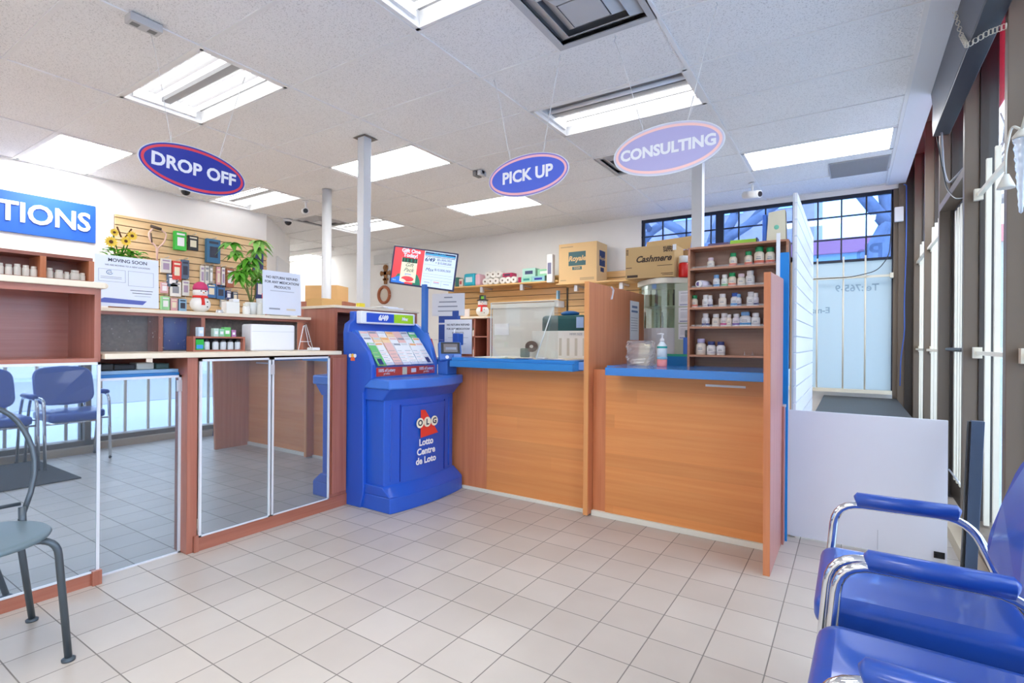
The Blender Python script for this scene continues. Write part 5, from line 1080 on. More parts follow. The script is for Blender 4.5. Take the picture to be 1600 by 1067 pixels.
b = MB(glassy('cabinet_glass', (.85, .92, .86), .1)); 
for p, q in zip(pf2[:-1], pf2[1:]): b.hexa([(p[0], p[1], 1.27), (q[0], q[1], 1.27), (q[0], q[1] + .003, 1.27), (p[0], p[1] + .003, 1.27)], [(p[0], p[1], 1.625), (q[0], q[1], 1.625), (q[0], q[1] + .003, 1.625), (p[0], p[1] + .003, 1.625)])
b.build('curved_glass', t)
b = MB(mat('cabinet_frosted', (222, 224, 226), .5)); b.hexa([(x, y, .0) for x, y in pf2] + [(-1.02, 4.58, 0), (-1.52, 4.58, 0)], [(x, y, 1.27) for x, y in pf2] + [(-1.02, 4.58, 1.27), (-1.52, 4.58, 1.27)]); b.build('lower_body', t)
b = MB(mat('cabinet_shelf', (210, 220, 210), .3)); b.box(-1.49, -1.03, 4.25, 4.57, 1.45, 1.456); b.build('glass_shelf', t)
for k in range(14):
    x = -1.475 + .0335 * k; top = k % 2; b = MB(mat('vial_%d' % (k % 4), ((60, 74, 60), (150, 164, 140), (200, 206, 196), (54, 58, 76))[k % 4], .3)); z0 = 1.456 if top else 1.271
    b.lathe([(0, 0), (.012, 0), (.013, .10), (.007, .115), (.007, .14), (0, .14)], (x, 4.32 + .05 * (k % 3), z0), seg=10); b.build('vial', label='small bottle inside the curved glass cabinet, %s shelf, place %d from the left' % ('upper' if top else 'lower', k // 2 + 1), cat='bottle', group='vials in the curved glass cabinet')
for k, z in enumerate((1.50, 1.37, 1.24)):
    t2 = sheet('paper_notice', 'white printed sheet taped beside the curved cabinet glass, %s one' % ('top', 'middle', 'bottom')[k], (-1.085, 4.139, z), (1, 0, 0), .11, .12, PAPER, [((-.04, .04), .004, .04, GREYINK), ((-.045, .045), .006, -.052, mat('blue_ink_line', (90, 110, 170), .6))] + [((-.04, .03), .002, y, GREYINK) for y in (.02, .01, 0, -.01, -.02)])
# ---- supplement shelf on the consulting counter
t = thing('supplement_shelf', 'open wooden five-shelf rack of supplement bottles on the consulting counter', 'shelf unit', (-.62, 3.57, .998))
SW_ = wood('brown_shelf_wood', (190, 136, 104), (172, 116, 86), 'X')
for x in (-.905, -.330): b = MB(SW_); b.box(x, x + .014, 3.50, 3.645, .998, 1.778); b.build('side_panel', t)
b = MB(wood('brown_back_wood', (160, 122, 102), (144, 106, 86), 'X')); b.box(-.892, -.33, 3.635, 3.645, .998, 1.77); b.build('back_panel', t)
SHZ = [1.640, 1.5135, 1.3845, 1.2585, 1.0745]
for z in SHZ + [1.778]: b = MB(SW_); b.box(-.891, -.330, 3.495, 3.635, z - .013, z); b.build('shelf', t)
for z in SHZ[:4]:
    b = MB(glassy('clear_lip', (.95, .95, .95), .1)); b.box(-.88, -.345, 3.503, 3.5045, z, z + .012); b.build('shelf_lip', t)
PR = {'green': (30, 150, 90), 'white': (240, 240, 240), 'pink': (226, 206, 216), 'lblue': (130, 180, 230), 'dblue': (60, 100, 190), 'lpurple': (196, 190, 226), 'navy': (54, 64, 120)}
BODY = {'cream': (238, 230, 216), 'clear': (236, 224, 204), 'cream_blue': (232, 236, 240), 'green_print': (236, 240, 230), 'white': (240, 240, 238), 'navy_print': (234, 234, 240), 'pink_print': (240, 234, 234), 'purple_print': (236, 230, 240)}
BAND = {'cream': (222, 216, 206), 'clear': (226, 110, 84), 'cream_blue': (70, 150, 214), 'green_print': (90, 170, 90), 'white': (206, 206, 212), 'navy_print': (60, 70, 130), 'pink_print': (206, 70, 140), 'purple_print': (110, 80, 170)}
for x, row, w_, h, cap, body, lab in SUPPLEMENTS:
    r = w_; t = thing('supplement_bottle', lab, 'bottle', (x, 3.56 if r < .018 else 3.57, SHZ[row]), 'supplement bottles on the wooden rack', local=True)
    hb = h * .72; b = MB(mat('bt_' + body, BODY[body], .35)); b.lathe([(0, 0), (r * .94, 0), (r, .003), (r, hb * .82), (r * .86, hb * .94), (r * .66, hb), (r * .66, hb * 1.06)], seg=20); bd = b.build('body', t)
    b = MB(mat('cap_' + cap, PR[cap], .4)); b.lathe([(r * .72, hb * 1.03), (r * .76, hb * 1.05), (r * .76, h * .98), (r * .7, h), (0, h)], seg=20); b.build('cap', t)
    b = MB(mat('bd_' + body, BAND[body], .5)); b.lathe([(r * 1.003, hb * .12), (r * 1.012, hb * .13), (r * 1.012, hb * .34), (r * 1.003, hb * .35)], seg=20)
    b.box(-r * .45, r * .45, -r * 1.03, -r * .9, hb * .45, hb * .52, GREYINK); b.box(-r * .4, r * .4, -r * 1.03, -r * .9, hb * .60, hb * .64, GREYINK); b.build('label_band', bd)
t = thing('supplement_bottle', 'pale bottle lying on its side at the left of the second shelf', 'bottle', (-.83, 3.56, 1.5135), 'supplement bottles on the wooden rack')
b = MB(mat('bt_lying', (222, 216, 232), .4)); b.cyl((-.835, 3.535, 1.539), (-.80, 3.61, 1.539), .026, seg=20); b.build('body', t); b = MB(WHITE); b.cyl((-.842, 3.518, 1.539), (-.835, 3.535, 1.539), .022, seg=20); cp = b.build('cap', t); b = MB(mat('ring_violet', (90, 70, 130), .5)); b.cyl((-.8423, 3.5172, 1.539), (-.8422, 3.5178, 1.539), .014, seg=20); b.build('cap_ring', cp)
for x0, x1, z0, z1, lab in ((-.435, -.385, 1.0745, 1.145, 'yellow box with a blue swirl on the lowest long shelf'), (-.374, -.352, 1.0745, 1.15, 'narrow cream box beside the end panel on the lowest long shelf')):
    b = MB(mat('box_yellow', (240, 206, 130), .5) if x0 < -.4 else PAPER); b.box(x0, x1, 3.53, 3.57, z0, z1); b.box(x0 + .004, x1 - .004, 3.5292, 3.53, (z0 + z1) / 2, z1 - .008, mat('swirl_blue', (130, 180, 226), .5)); b.build('supplement_box', label=lab, cat='box')
b = MB(mat('box_kraft', (236, 190, 110), .6)); b.box(-.405, -.365, 3.36, 3.41, .998, 1.055); b.build('supplement_box', label='small orange-yellow box on the blue counter by the end panel', cat='box')
for q, x in enumerate((-.56, -.515, -.80)): b = MB(glassy('clear_cup', (.93, .93, .93), .12)); zz = 1.0745 if q < 2 else 1.2585; b.lathe([(.012, 0), (.004, .012), (.002, .03), (.0, .031)], (x, 3.53, zz), seg=10); b.build('clear_clip', label='tiny clear plastic clip on a rack shelf, %s' % ('left of two on the lowest', 'right of two on the lowest', 'on the fourth, at its left')[q], cat='clip')
b = MB(mat('flat_purple', (96, 84, 120), .5)); b.box(-.785, -.655, 3.53, 3.62, 1.778, 1.798); b.build('flat_box', label='flat purple box lying on top of the supplement rack', cat='box')
b = MB(mat('flat_lime', (156, 206, 60), .5)); b.box(-.650, -.500, 3.53, 3.62, 1.778, 1.806); b.box(-.50, -.494, 3.53, 3.62, 1.778, 1.812, BLACK); b.build('flat_box', label='flat lime green box lying on top of the supplement rack', cat='box')
t = thing('paper_bag', 'beige and blue bag of goods standing on the top right of the supplement rack', 'bag', (-.40, 3.57, 1.778)); b = MB(mat('bag_beige', (226, 218, 190), .7)); b.hexa([(-.44, 3.52, 1.778), (-.335, 3.52, 1.778), (-.335, 3.62, 1.778), (-.44, 3.62, 1.778)], [(-.43, 3.53, 1.955), (-.34, 3.53, 1.965), (-.34, 3.61, 1.965), (-.43, 3.61, 1.955)]); b.ball((-.385, 3.522, 1.86), (.014, .002, .014), mat('dot_mint', (120, 200, 170), .5)); b.build('bag_body', t, bevel=.01)
b = MB(mat('bag_blue', (60, 120, 226), .4)); b.box(-.466, -.44, 3.54, 3.62, 1.778, 1.95); b.build('blue_bottle', t, bevel=.008)
# ---- things on the two counters
t = thing('zip_bag', 'clear plastic bag stuffed with papers on the consulting counter', 'bag', (-1.17, 3.35, .998))
b = MB(glassy('bag_film', (.93, .91, .89), .06, .18, haze=.30, hazecol=(.9, .86, .84))); rings = []
for k in range(12):
    s = k / 11; wdt = .085 + .012 * math.sin(s * 3); dp = .045 * (1 - s * .8); rings.append([(-1.168 + wdt * math.copysign(abs(math.cos(a)) ** .5, math.cos(a)) + random.uniform(-.007, .007), 3.35 + dp * math.copysign(abs(math.sin(a)) ** .6, math.sin(a)) + random.uniform(-.008, .008), .999 + s * .165 + random.uniform(-.004, .004) * (0 < k < 11)) for a in (2 * math.pi * (j + random.uniform(-.25, .25)) / 22 for j in range(22))])
b.loft(rings, smooth=False); b.build('bag_film', t)
b = MB(mat('bag_paper', (236, 228, 206), .7)); b.hexa([(-1.19, 3.34, 1.003), (-1.11, 3.33, 1.003), (-1.11, 3.34, 1.003), (-1.19, 3.35, 1.003)], [(-1.17, 3.345, 1.15), (-1.10, 3.335, 1.14), (-1.10, 3.345, 1.14), (-1.17, 3.355, 1.15)]); b.build('paper_slip', t)
b = MB(mat('bag_foil', (176, 140, 132), .4)); b.hexa([(-1.235, 3.35, 1.003), (-1.18, 3.37, 1.003), (-1.18, 3.375, 1.003), (-1.235, 3.355, 1.003)], [(-1.23, 3.35, 1.13), (-1.17, 3.36, 1.15), (-1.17, 3.365, 1.15), (-1.23, 3.355, 1.13)]); b.build('foil_slip', t)
t = thing('sanitizer_bottle', 'clear pump bottle with teal label and pink liquid on the consulting counter', 'bottle', (-1.02, 3.33, .998))
bx_ = (-1.02, 3.33, .998)
b = MB(mat('sanitizer_white', (226, 236, 238), .3)); b.lathe([(.031, .045), (.032, .11), (.030, .135), (.018, .15), (.012, .16)], bx_); b.build('body', t)
b = MB(mat('liquid_pink', (244, 150, 150), .25)); b.lathe([(0, 0), (.031, 0), (.032, .004), (.032, .046), (0, .046)], bx_); b.build('liquid', t)
b = MB(mat('teal_band', (40, 170, 160), .5)); b.lathe([(.0322, .118), (.0326, .119), (.0322, .130), (.0316, .131)], bx_); b.lathe([(.0322, .05), (.0326, .052), (.0326, .06), (.0322, .062)], bx_, mat('pale_blue_band', (150, 206, 226), .5)); b.build('label', t)
b = MB(WHITE); b.lathe([(.012, .16), (.014, .165), (.012, .18), (.005, .182), (.005, .205), (.010, .207), (.010, .214), (0, .215)], bx_); b.tube([(-1.02, 3.33, 1.21), (-1.045, 3.31, 1.208)], .004); b.build('pump', t)
b = MB(mat('teal_box', (0, 110, 170), .5)); b.box(-1.09, -.90, 3.55, 3.60, .998, 1.06); b.box(-1.09, -.90, 3.549, 3.60, 1.06, 1.075, mat('green_strip', (30, 150, 110), .5)); b.build('tray_box', label='low teal and green box behind the pump bottle', cat='box')
b = MB(mat('blue_item', (56, 112, 206), .5)); b.box(-.965, -.915, 3.62, 3.68, .998, 1.19); b.box(-.955, -.925, 3.62, 3.66, 1.19, 1.24, mat('dark_speck', (84, 92, 96), .5, noise=.6, nscale=80)); b.build('spray_can', label='blue spray pack left of the supplement rack', cat='pack', bevel=.006)
sheet('paper_notice', 'narrow white paper taped to the right face of the wooden partition', (-1.4435, 3.99, 1.325), (0, 1, 0), .20, .31, PAPER, [((-.06, .06), .018, .10, mat('blue_grey_print', (120, 140, 176), .7)), ((-.07, .07), .016, .065, mat('blue_grey_print', (120, 140, 176), .7))] + [((-.08, .07), .003, y, GREYINK) for y in (.02, 0, -.02, -.04, -.06, -.08)], thick=.001)
b = MB(PAPER); b.tube([(-1.442, 3.50, 1.55), (-1.438, 3.53, 1.53), (-1.442, 3.53, 1.50), (-1.438, 3.50, 1.46)], .008, flat=.3); b.build('tape_scrap', label='torn white tape scrap hanging at the top of the wooden partition', cat='tape')
# pick-up counter
CL = glassy('clear_acrylic', (.93, .95, .95), .06)
t = thing('acrylic_shield', 'clear acrylic shield standing on the pick up counter', 'shield', (-2.0, 3.18, 1.031))
b = MB(glassy('shield_acrylic', (.93, .95, .94), .05, .05, haze=.04, hazecol=(.95, .95, .92))); b.box(-2.27, -1.70, 3.18, 3.184, 1.031, 1.44); b.build('clear_sheet', t)
b = MB(mat('acrylic_edge', (222, 230, 230), .3)); b.box(-2.272, -2.268, 3.178, 3.186, 1.031, 1.44); b.box(-2.27, -1.70, 3.1795, 3.1845, 1.438, 1.442); b.tube([(-1.74, 3.19, 1.40), (-1.84, 3.12, 1.033)], .004, seg=6); b.box(-2.20, -2.14, 3.15, 3.22, 1.031, 1.040); b.box(-1.86, -1.80, 3.15, 3.22, 1.031, 1.040, ALU); b.build('shield_edge', t)
t = thing('frosted_screen', 'milky hanging plastic screen behind the pick up counter with a white note', 'screen', (-2.9, 4.5, .9))
b = MB(glassy('milky_plastic', (.85, .87, .84), .04, .1, haze=.72, hazecol=(.97, .96, .90))); b.box(-3.19, -2.45, 4.50, 4.506, 0, 1.52); sc = b.build('plastic_sheet', t)
b = MB(mat('screen_head', (228, 226, 214), .5)); b.box(-3.21, -2.43, 4.49, 4.515, 1.50, 1.545); b.build('head_rail', t)
b = MB(PAPER); b.box(-3.16, -2.98, 4.494, 4.50, 1.22, 1.34); b.build('white_note', sc)
t = thing('white_machine_box', 'white carton on the pick up counter in front of the dark teal bag', 'box', (-1.88, 3.62, 1.028))
b = MB(mat('machine_white', (238, 236, 230), .45)); b.hexa([(-2.10, 3.50, 1.028), (-1.86, 3.44, 1.028), (-1.49, 3.50, 1.028), (-1.49, 3.68, 1.028), (-2.10, 3.68, 1.028)], [(-2.10, 3.50, 1.235), (-1.86, 3.44, 1.235), (-1.49, 3.50, 1.235), (-1.49, 3.68, 1.235), (-2.10, 3.68, 1.235)]); bd = b.build('carton', t, bevel=.003)
b = MB(mat('vent_cream', (206, 200, 186), .6))
for q in range(5): b.M = Matrix.Translation((-1.83 + q * .06, 3.4455 + q * .0098, 0)) @ Matrix.Rotation(.161, 4, 'Z'); b.box(0, .02, -.001, .002, 1.05, 1.18)
b.M = None; b.build('ribs', bd)
b = MB(GREYINK); text('MMM SIZE', .022, (-1.70, 3.463, 1.21), (.987, .16, 0), (0, 0, 1), GREYINK, b); b.build('print', bd)
t = thing('teal_bag', 'dark teal fabric case behind the white carton on the pick up side', 'bag', (-2.0, 4.0, 0))
b = MB(mat('teal_fabric', (44, 92, 92), .8, bump=.3, nscale=60)); b.box(-2.25, -1.84, 3.90, 4.10, 1.0, 1.378); b.build('case_body', t, bevel=.03); b = MB(mat('blue_lid', (20, 96, 160), .5)); b.ball((-2.02, 4.0, 1.395), (.085, .06, .025)); b.build('blue_cap', t); b = MB(mat('luggage_tag', (170, 200, 240), .5)); b.box(-1.91, -1.845, 3.895, 3.90, 1.27, 1.36); b.build('tag', t)
b = MB(REDWOOD); b.box(-2.9, -1.75, 3.85, 4.15, 0, 1.0); b.build('back_counter', label='low brown back counter under the dark teal case', cat='counter')
t = thing('coil_dispenser', 'dark grey tape dispenser with a coiled strap on the pick up counter', 'dispenser', (-2.0, 3.40, 1.028))
b = MB(mat('dark_green_box', (84, 104, 92), .5)); b.box(-2.16, -2.11, 3.42, 3.49, 1.031, 1.10); b.build('base', t, bevel=.006)
b = MB(mat('strap_brown', (88, 66, 58), .5))
for q in range(5): b.tube([(-2.08 + (.022 + .008 * q) * math.cos(a), 3.46, 1.115 + (.016 + .006 * q) * math.sin(a)) for a in [k * .45 for k in range(0, 15)]], .004, seg=6)
b.build('coil', t)
for k, (x, y, rz, c, lab) in enumerate(((-2.42, 3.12, .1, (70, 90, 180), 'blue printed card lying at the left of the pick up counter'), (-2.33, 3.13, -.2, (240, 236, 220), 'cream slip lying beside the blue card on the pick up counter'), (-2.05, 3.12, .05, (222, 214, 160), 'long yellowish slip lying on the middle of the pick up counter'), (-1.93, 3.11, .3, (60, 100, 190), 'blue folded card near the shield foot on the pick up counter'), (-1.72, 3.12, .0, (196, 204, 236), 'long pale blue sheet lying at the right of the pick up counter'))):
    b = MB(mat('slip_%d' % k, c, .5)); b.M = Matrix.Translation((x, y, 1.0315 + .0002 * k)) @ Matrix.Rotation(rz, 4, 'Z'); b.box(-.06 - .03 * (k in (2, 4)), .06 + .03 * (k in (2, 4)), -.035, .035, 0, .0018); b.box(-.04, .03, -.02, .0, .0018, .0022, NAVY if k != 1 else GREYINK); b.build('paper_card', label=lab, cat='card')
# standing notices and little cabinet left of the counter
t = thing('side_cabinet', 'low wooden open cabinet with a snowman on top behind the kiosk', 'cabinet', (-3.9, 5.1, 0))
b = MB(CREAM); b.box(-4.30, -3.60, 4.98, 5.30, 1.43, 1.452); b.build('top_board', t)
for x in (-4.29, -3.82, -3.625): b = MB(REDWOOD); b.box(x, x + .02, 5.0, 5.29, 0, 1.43); b.build('side_panel', t)
b = MB(REDWOOD); b.box(-4.29, -3.61, 5.27, 5.29, 0, 1.43); b.build('back_panel', t); b = MB(REDWOOD); b.box(-4.27, -3.625, 5.0, 5.27, 1.20, 1.215); b.box(-4.27, -3.625, 5.0, 5.27, .95, .965); b.build('shelf', t)
for k, (x, h, c, lab) in enumerate(((-3.88, .10, (70, 120, 70), 'green topped jar in the low side cabinet'), (-3.87, .12, (224, 150, 160), 'pink and white bottle on the shelf of the low side cabinet'))):
    jar('toiletry_jar', (x, 5.1, 1.215 if k == 0 else .965), .03, h, lab, cap=mat('tc_%d' % k, c, .5), cat='jar')
snowman((-3.78, 5.12, 1.452), .27, BLACK, 'snowman with a black and green top hat and red scarf on the low side cabinet', None, brim=True, turn=-1.0)
b = MB(mat('small_card', (226, 214, 206), .6)); b.box(-4.02, -3.93, 5.05, 5.06, 1.452, 1.55); b.build('small_box', label='little cream card box left of the top-hatted snowman', cat='box')
sheet('paper_notice', 'curled white notice on a stand right of the monitor pole', (-3.0, 3.55, 1.475), (1, .25, 0), .32, .20, PAPER, [((-.04, .04), .010, .06, GREYINK), ((-.09, .08), .010, .02, GREYINK), ((-.10, .09), .010, -.02, GREYINK), ((-.10, .10), .008, -.06, GREYINK)], thick=.001)
sheet('paper_notice', 'white notice reading NO RETURN REFUND standing behind the ticket checker', (-2.78, 3.42, 1.19), (1, .12, 0), .27, .29, PAPER, [('NO RETURN/ REFUND', .0225, .10, INK), ('FOR ANY MEDICATION/', .021, .065, INK), ('PRODUCTS', .022, .03, INK), ((-.1, .1), .002, -.01, GREYINK), ((-.1, .08), .002, -.06, GREYINK)], thick=.002)
b = MB(mat('dark_blue_stand', (40, 84, 170), .5)); b.box(-3.12, -2.90, 3.56, 3.60, 1.03, 1.42); b.box(-3.12, -2.90, 3.555, 3.56, 1.30, 1.315, PALEP); b.build('blue_display', label='blue plastic leaflet stand behind the monitor pole', cat='stand', bevel=.004)
# corner hutch top goods
b = MB(mat('carton_light', (226, 178, 112), .8)); b.box(-3.43, -3.25, 2.42, 2.60, 1.405, 1.46); b.build('envelope_box', label='flat cardboard carton on the left end of the corner hutch', cat='box')
b = MB(mat('yellow_note', (236, 216, 60), .6)); b.box(-3.32, -3.28, 2.795, 2.85, 1.405, 1.45); b.build('note_block', label='yellow note block on top of the corner hutch by the post', cat='note block')
b = MB(PAPER); b.box(-3.3, -3.1, 2.93, 3.10, 1.405, 1.418); b.box(-3.28, -3.12, 2.90, 3.06, 1.418, 1.426); b.build('paper_pile', label='pile of white papers at the right end of the corner hutch top', cat='papers')
t = thing('cardboard_box', 'pair of tan cartons in the left background beyond the no return notice', 'box', (-5.5, 4.1, 0))
b = MB(mat('carton_far', (226, 180, 120), .8)); b.hexa([(-5.66, 3.97, 1.63), (-5.285, 4.157, 1.63), (-5.40, 4.42, 1.63), (-5.78, 4.23, 1.63)], [(-5.66, 3.97, 1.83), (-5.285, 4.157, 1.83), (-5.40, 4.42, 1.83), (-5.78, 4.23, 1.83)]); b.build('carton', t, bevel=.004)
b = MB(REDWOOD); b.hexa([(-5.75, 3.93, 0), (-5.20, 4.20, 0), (-5.35, 4.5, 0), (-5.90, 4.23, 0)], [(-5.75, 3.93, 1.63), (-5.20, 4.20, 1.63), (-5.35, 4.5, 1.63), (-5.90, 4.23, 1.63)]); b.build('storage_cabinet', label='plain brown cabinet carrying the tan cartons in the left background', cat='cabinet')
# wall ornaments
ORN = mat('carved_wood', (150, 100, 50), .6)
t = thing('wall_cross', 'small carved wooden cross on the back wall left of the monitor', 'ornament', (-7.62, 7.12, 2.25))
b = MB(ORN); b.box(-7.66, -7.59, 7.12, 7.15, 2.26, 2.60); b.box(-7.75, -7.50, 7.12, 7.15, 2.44, 2.50); b.ball((-7.625, 7.13, 2.58), (.07, .02, .06)); b.ball((-7.74, 7.13, 2.47), (.035, .02, .05)); b.ball((-7.51, 7.13, 2.47), (.035, .02, .05)); b.box(-7.69, -7.56, 7.12, 7.15, 2.33, 2.37); b.build('cross', t, bevel=.01)
t = thing('round_frame', 'small round brown picture frame on the back wall under the cross', 'frame', (-7.65, 7.12, 1.88))
b = MB(mat('frame_brown', (176, 100, 62), .5)); b.tube([(-7.66 + .15 * math.cos(a), 7.13, 2.05 + .155 * math.sin(a)) for a in [k * math.pi / 16 for k in range(33)]], .03, seg=10, caps=False); b.build('ring', t)
b = MB(mat('frame_face', (232, 222, 206), .6)); b.cyl((-7.66, 7.14, 2.05), (-7.66, 7.147, 2.05), .14, seg=30); b.build('face', t)
b = MB(mat('breaker_grey', (222, 222, 220), .5)); b.box(-7.95, -7.45, 7.12, 7.15, 2.66, 2.84); b.build('wall_vent', label='flat pale box high on the back wall above the carved cross', cat='box', bevel=.004)
# ================================================================ SHOP FRONT DETAILS AND STREET
for k, (ya_, yb2, ys_) in enumerate(((2.775, 3.63, (2.92, 3.12, 3.32, 3.52)), (4.64, 5.42, (4.8, 4.98, 5.16, 5.34)), (5.49, 6.28, (5.66, 5.86, 6.04, 6.20)), (1.86, 2.72, (2.0, 2.2, 2.4, 2.6)), (.96, 1.80, (1.1, 1.3, 1.5, 1.7)), (.06, .90, (.2, .4, .6, .8)), (-.84, 0, (-.7, -.5, -.3, -.1)))):
    ya_ *= 1.12; yb2 *= 1.12; ys_ = [v * 1.12 for v in ys_]
    t = thing('security_bars', 'cream steel bars inside the shop glass, %s' % ('bay between the two nearest brown posts in view', 'first bay beyond the door', 'the last one before the back corner', 'bay beside the blue chairs', 'bay behind the near blue chair', 'bay beside the viewer', 'bay behind the viewer')[k], 'security bars', (.64, ya_, .1), 'security bars of the shop front')
    dx = -.034 if k in (1, 2) else 0.0
    for y in ys_: b = MB(CREAMBAR); b.box(.636 + dx, .660 + dx, y - .012, y + .012, .13, 2.21); b.build('bar', t)
    for z in (1.094, 2.022):
        b = MB(CREAMBAR); b.box(.612 + dx, .635 + dx, ya_ - .04, yb2 + .02, z, z + .022); b.build('crossbar', t)
        b = MB(CREAMBAR); b.box(.600, .640, yb2 - .038, yb2, z - .02, z + .045); b.build('bracket', t)
t = thing('security_bars', 'cream steel bars in front of the dark shop door', 'security bars', (.62, 4.6, .2), 'security bars of the shop front')
for y in (4.46, 4.57, 4.68, 4.79): b = MB(CREAMBAR); b.box(.612, .630, y - .022, y + .022, .20, 2.10); b.build('bar', t)
b = MB(ALU); b.tube([(.605, 4.36, .24), (.605, 4.93, .24)], .006); b.build('bottom_rod', t)
# black boxed sign frame hung along the glass near the ceiling
t = thing('window_sign_box', 'long dark box hung by a chain along the top of the shop window', 'sign box', (.51, 3.4, 2.6))
b = MB(mat('box_slate', (84, 86, 96), .45)); b.prism([(2.2, 2.60), (4.58, 2.60), (4.62, 2.68), (4.60, 2.80), (4.70, 2.93), (2.2, 2.93)], 'X', .462, .468); b.build('inner_face', t)
b = MB(mat('box_black', (38, 40, 50), .4)); b.box(.462, .552, 2.2, 4.58, 2.585, 2.60); b.box(.468, .482, 4.54, 4.58, 2.60, 2.92); b.build('bottom_board', t, bevel=.003)
CHN = MB(mat('cream_chain', (222, 216, 200), .5))
cp_ = [Vector((.45, 3.60, 2.93)), Vector((.45, 3.38, 2.69)), Vector((.452, 3.25, 2.578)), Vector((.51, 3.14, 2.565)), Vector((.555, 3.06, 2.54))]
for k in range(34):
    s = k / 33 * (len(cp_) - 1); i_ = min(int(s), len(cp_) - 2); p = cp_[i_].lerp(cp_[i_ + 1], s - i_); a0 = Vector((0, .009, 0)) if k % 2 else Vector((.009, 0, 0))
    CHN.tube([p + a0 * math.cos(a) + Vector((0, 0, .013)) * math.sin(a) for a in [j * math.pi / 4 for j in range(9)]], .002, seg=5, caps=False)
CHN.build('chain', t)
# icicle lamp
t = thing('icicle_light', 'clear plastic icicle decoration with white cap and wires at the right edge', 'decoration', (.485, 2.44, 1.6))
b = MB(glassy('icicle_plastic', (.86, .9, .96), .25, .12, haze=.35, hazecol=(.86, .9, .96))); pr = []
for k in range(22): s = k / 21; pr.append((.022 * (1 - s * .75) * (1 + .13 * math.sin(k * 2.4)), -.255 * s)) 
b.lathe([(0, -.262)] + pr[::-1] + [(0, 0.002)], (.485, 2.445, 1.865), seg=14); b.build('icicle', t)
b = MB(mat('cap_cream', (226, 224, 212), .5)); b.lathe([(.024, -.004), (.025, .004), (.014, .02), (.006, .03), (0, .031)], (.485, 2.445, 1.865)); b.build('cap', t)
b = MB(mat('cap_cream', ())) if False else MB(_mc['cap_cream']); b.tube(rnd([(.485, 2.445, 1.89), (.47, 2.50, 1.93), (.46, 2.53, 1.84), (.46, 2.53, 1.76)], .03), .0045, seg=6); b.tube([(.485, 2.445, 1.89), (.49, 2.38, 1.95)], .005, seg=6); b.build('wire', t)
b = MB(_mc['cap_cream']); b.lathe([(.026, 0), (.024, .008), (.008, .05), (0, .052)], (.462, 2.53, 1.715)); b.build('hook_cup', t)
# cables and switch
def cable(lab, pts, r, m): b = MB(m); b.tube(rnd(pts, .08, 6), r, seg=6); b.build('cable', label=lab, cat='cable')
cable('blue cable running down the brown corner post', [(.47, 7.07, 2.90), (.49, 7.03, 2.88), (.492, 7.03, 2.4), (.49, 7.03, 2.1), (.48, 7.05, 1.6), (.485, 7.05, 1.3), (.455, 7.08, 1.0), (.45, 7.08, .7)], .006, mat('cable_blue', (60, 96, 176), .5))
cable('thin black cable drooping across the tall corner window', [(.37, 7.06, 2.85), (.365, 7.05, 2.5), (.345, 7.05, 2.13), (.24, 7.05, 1.97), (-.0, 7.05, 1.915), (-.40, 7.05, 1.915)], .005, BLACK)
cable('black cable looping down from the dark sign box to the cream crossbar', [(.49, 4.64, 2.62), (.52, 4.70, 2.45), (.54, 4.6, 2.22), (.56, 4.4, 2.10), (.60, 4.12, 2.04)], .005, BLACK)
cable('grey cable hanging beside the transom of the shop door', [(.50, 4.50, 2.58), (.535, 4.7, 2.38), (.55, 4.62, 2.25), (.60, 4.35, 2.29)], .006, mat('cable_grey', (150, 152, 158), .5))
b = MB(WHITE); b.box(.39, .47, 7.06, 7.10, 2.50, 2.66); b.build('switch_box', label='small white wall box on the brown corner post', cat='switch', bevel=.006)
# ---- street
GR = mat('pale_pavement', (176, 190, 208), .8, noise=.05, nscale=.8); b = MB(GR); b.box(.75, 40, -30, 40, -.16, -.12); b.box(-30, .75, 7.3, 40, -.16, -.12); struct(b, 'pavement')
b = MB(mat('asphalt', (150, 156, 166), .8)); b.box(6, 14, -30, 40, -.119, -.11); struct(b, 'road')
AWN = glassy('red_awning', (.9, .25, .35), .0, .5, haze=.8, hazecol=(.9, .10, .17))
b = MB(AWN); b.hexa([(.80, -4, 2.72), (.81, -4, 2.72), (.81, 7.6, 2.72), (.80, 7.6, 2.72)], [(.80, -4, 3.5), (.81, -4, 3.5), (.81, 7.6, 3.5), (.80, 7.6, 3.5)]); b.build('awning_valance', label='red awning band outside above the shop window', cat='awning')
BR = mat('far_brick', (196, 160, 158), .8, noise=.2, nscale=3); WN = mat('far_window', (222, 236, 250), .3)
def building(lab, x0, x1, y0, y1, h, m, face, nx, nz, side='Y'):
    t = thing('building', lab, 'building', ((x0 + x1) / 2, (y0 + y1) / 2, 0)); b = MB(m); b.box(x0, x1, y0, y1, -.12, h); w_ = b.build('walls', t)
    for i in range(nx):
        for k in range(nz):
            b = MB(WN); z = 1.2 + k * (h - 1.2) / nz
            if side == 'Y': x = x0 + (i + .5) * (x1 - x0) / nx; b.box(x - .4, x + .4, face - .03, face, z, z + .9)
            else: y = y0 + (i + .5) * (y1 - y0) / nx; b.box(face - .03, face, y - .5, y + .5, z, z + 1.2)
            b.build('window', t)
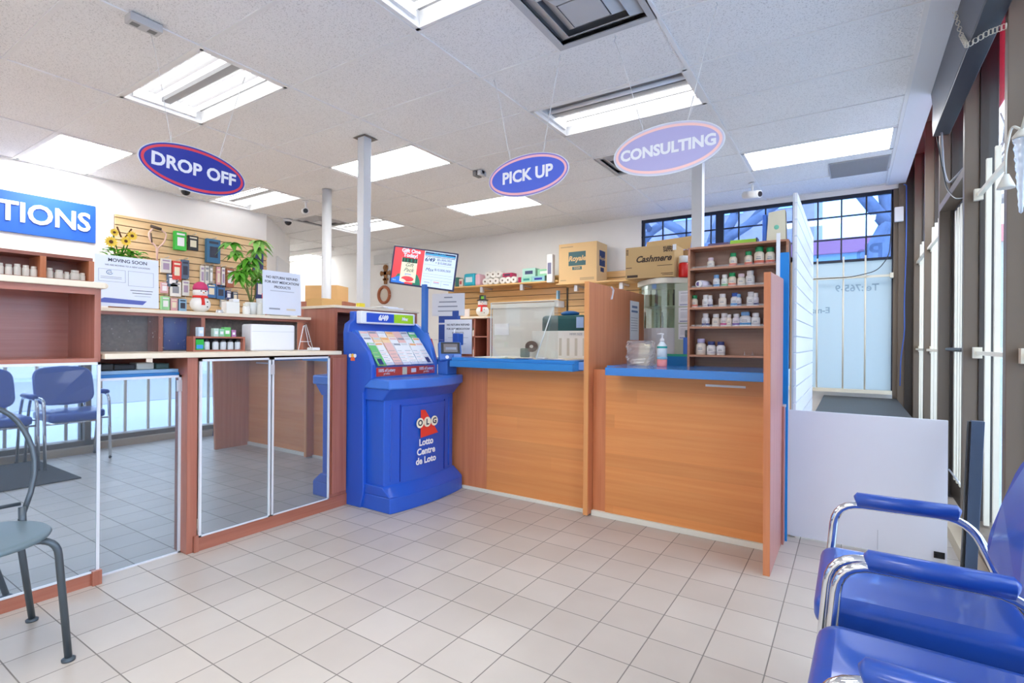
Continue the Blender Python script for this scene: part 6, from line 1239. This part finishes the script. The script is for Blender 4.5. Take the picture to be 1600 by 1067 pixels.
building('reddish brick building across the lane behind the back windows', -16, -.9, 17, 22, 9, BR, 17, 10, 4)
building('pale building across the street beyond the shop window', 16, 20, -14, 30, 5, mat('pale_facade', (206, 210, 218), .8), 16, 12, 2, 'X')
t = thing('low_building', 'low grey annexe with a red roof band behind the corner window', 'building', (3, 13, 0))
b = MB(mat('annexe_grey', (186, 200, 196), .8)); b.box(-1.6, 8, 12.5, 15, -.12, 3.0); b.build('walls', t); b = MB(mat('roof_band_red', (226, 130, 140), .6)); b.box(-1.7, 8.1, 12.4, 15, 3.0, 3.3); b.build('roof_band', t); b = MB(mat('annexe_light', (232, 234, 216), .6)); b.box(-1.4, 1.6, 12.44, 12.5, 2.35, 2.5); b.build('light_strip', t)
BARK = mat('tree_bark', (140, 128, 132), .9, noise=.3, nscale=6)
def tree(lab, x, y, seed, h=7, lean=0.0):
    rg_ = random.Random(seed); t = thing('bare_tree', lab, 'tree', (x, y, -.12), 'bare trees in the lane'); b = MB(BARK); b.tube([(x, y, -.12), (x + lean * .3, y, 1.6), (x + lean, y, 3.0)], [.30, .24, .20], seg=12); b.build('trunk', t); b = MB(BARK)
    def br(p, d, L, r, n):
        q = p + d * L; m_ = p + d * L * .5 + Vector((rg_.uniform(-.1, .1), 0, rg_.uniform(-.05, .1))) * L; b.tube([p, m_, q], [r, r * .8, r * .55], seg=7)
        if n: 
            for _ in range(3): br(q if _ < 2 else m_, (d + Vector((rg_.uniform(-.8, .8), rg_.uniform(-.4, .4), rg_.uniform(-.35, .7)))).normalized(), L * rg_.uniform(.55, .8), r * .55, n - 1)
    for k in range(4): a = rg_.uniform(-1, 1); br(Vector((x + lean, y, 2.6 + .1 * k)), Vector((a * 1.2, rg_.uniform(-.3, .3), rg_.uniform(.25, .9))).normalized(), 1.7, .11, 3)
    b.build('branches', t)
tree('bare tree behind the left half of the back window', -4.6, 10.6, 3, lean=.5); tree('bare tree behind the middle of the back window', -1.9, 10.2, 5, lean=-.4); tree('bare tree with a big slanting limb behind the corner window', -.35, 10.0, 11, lean=.9)
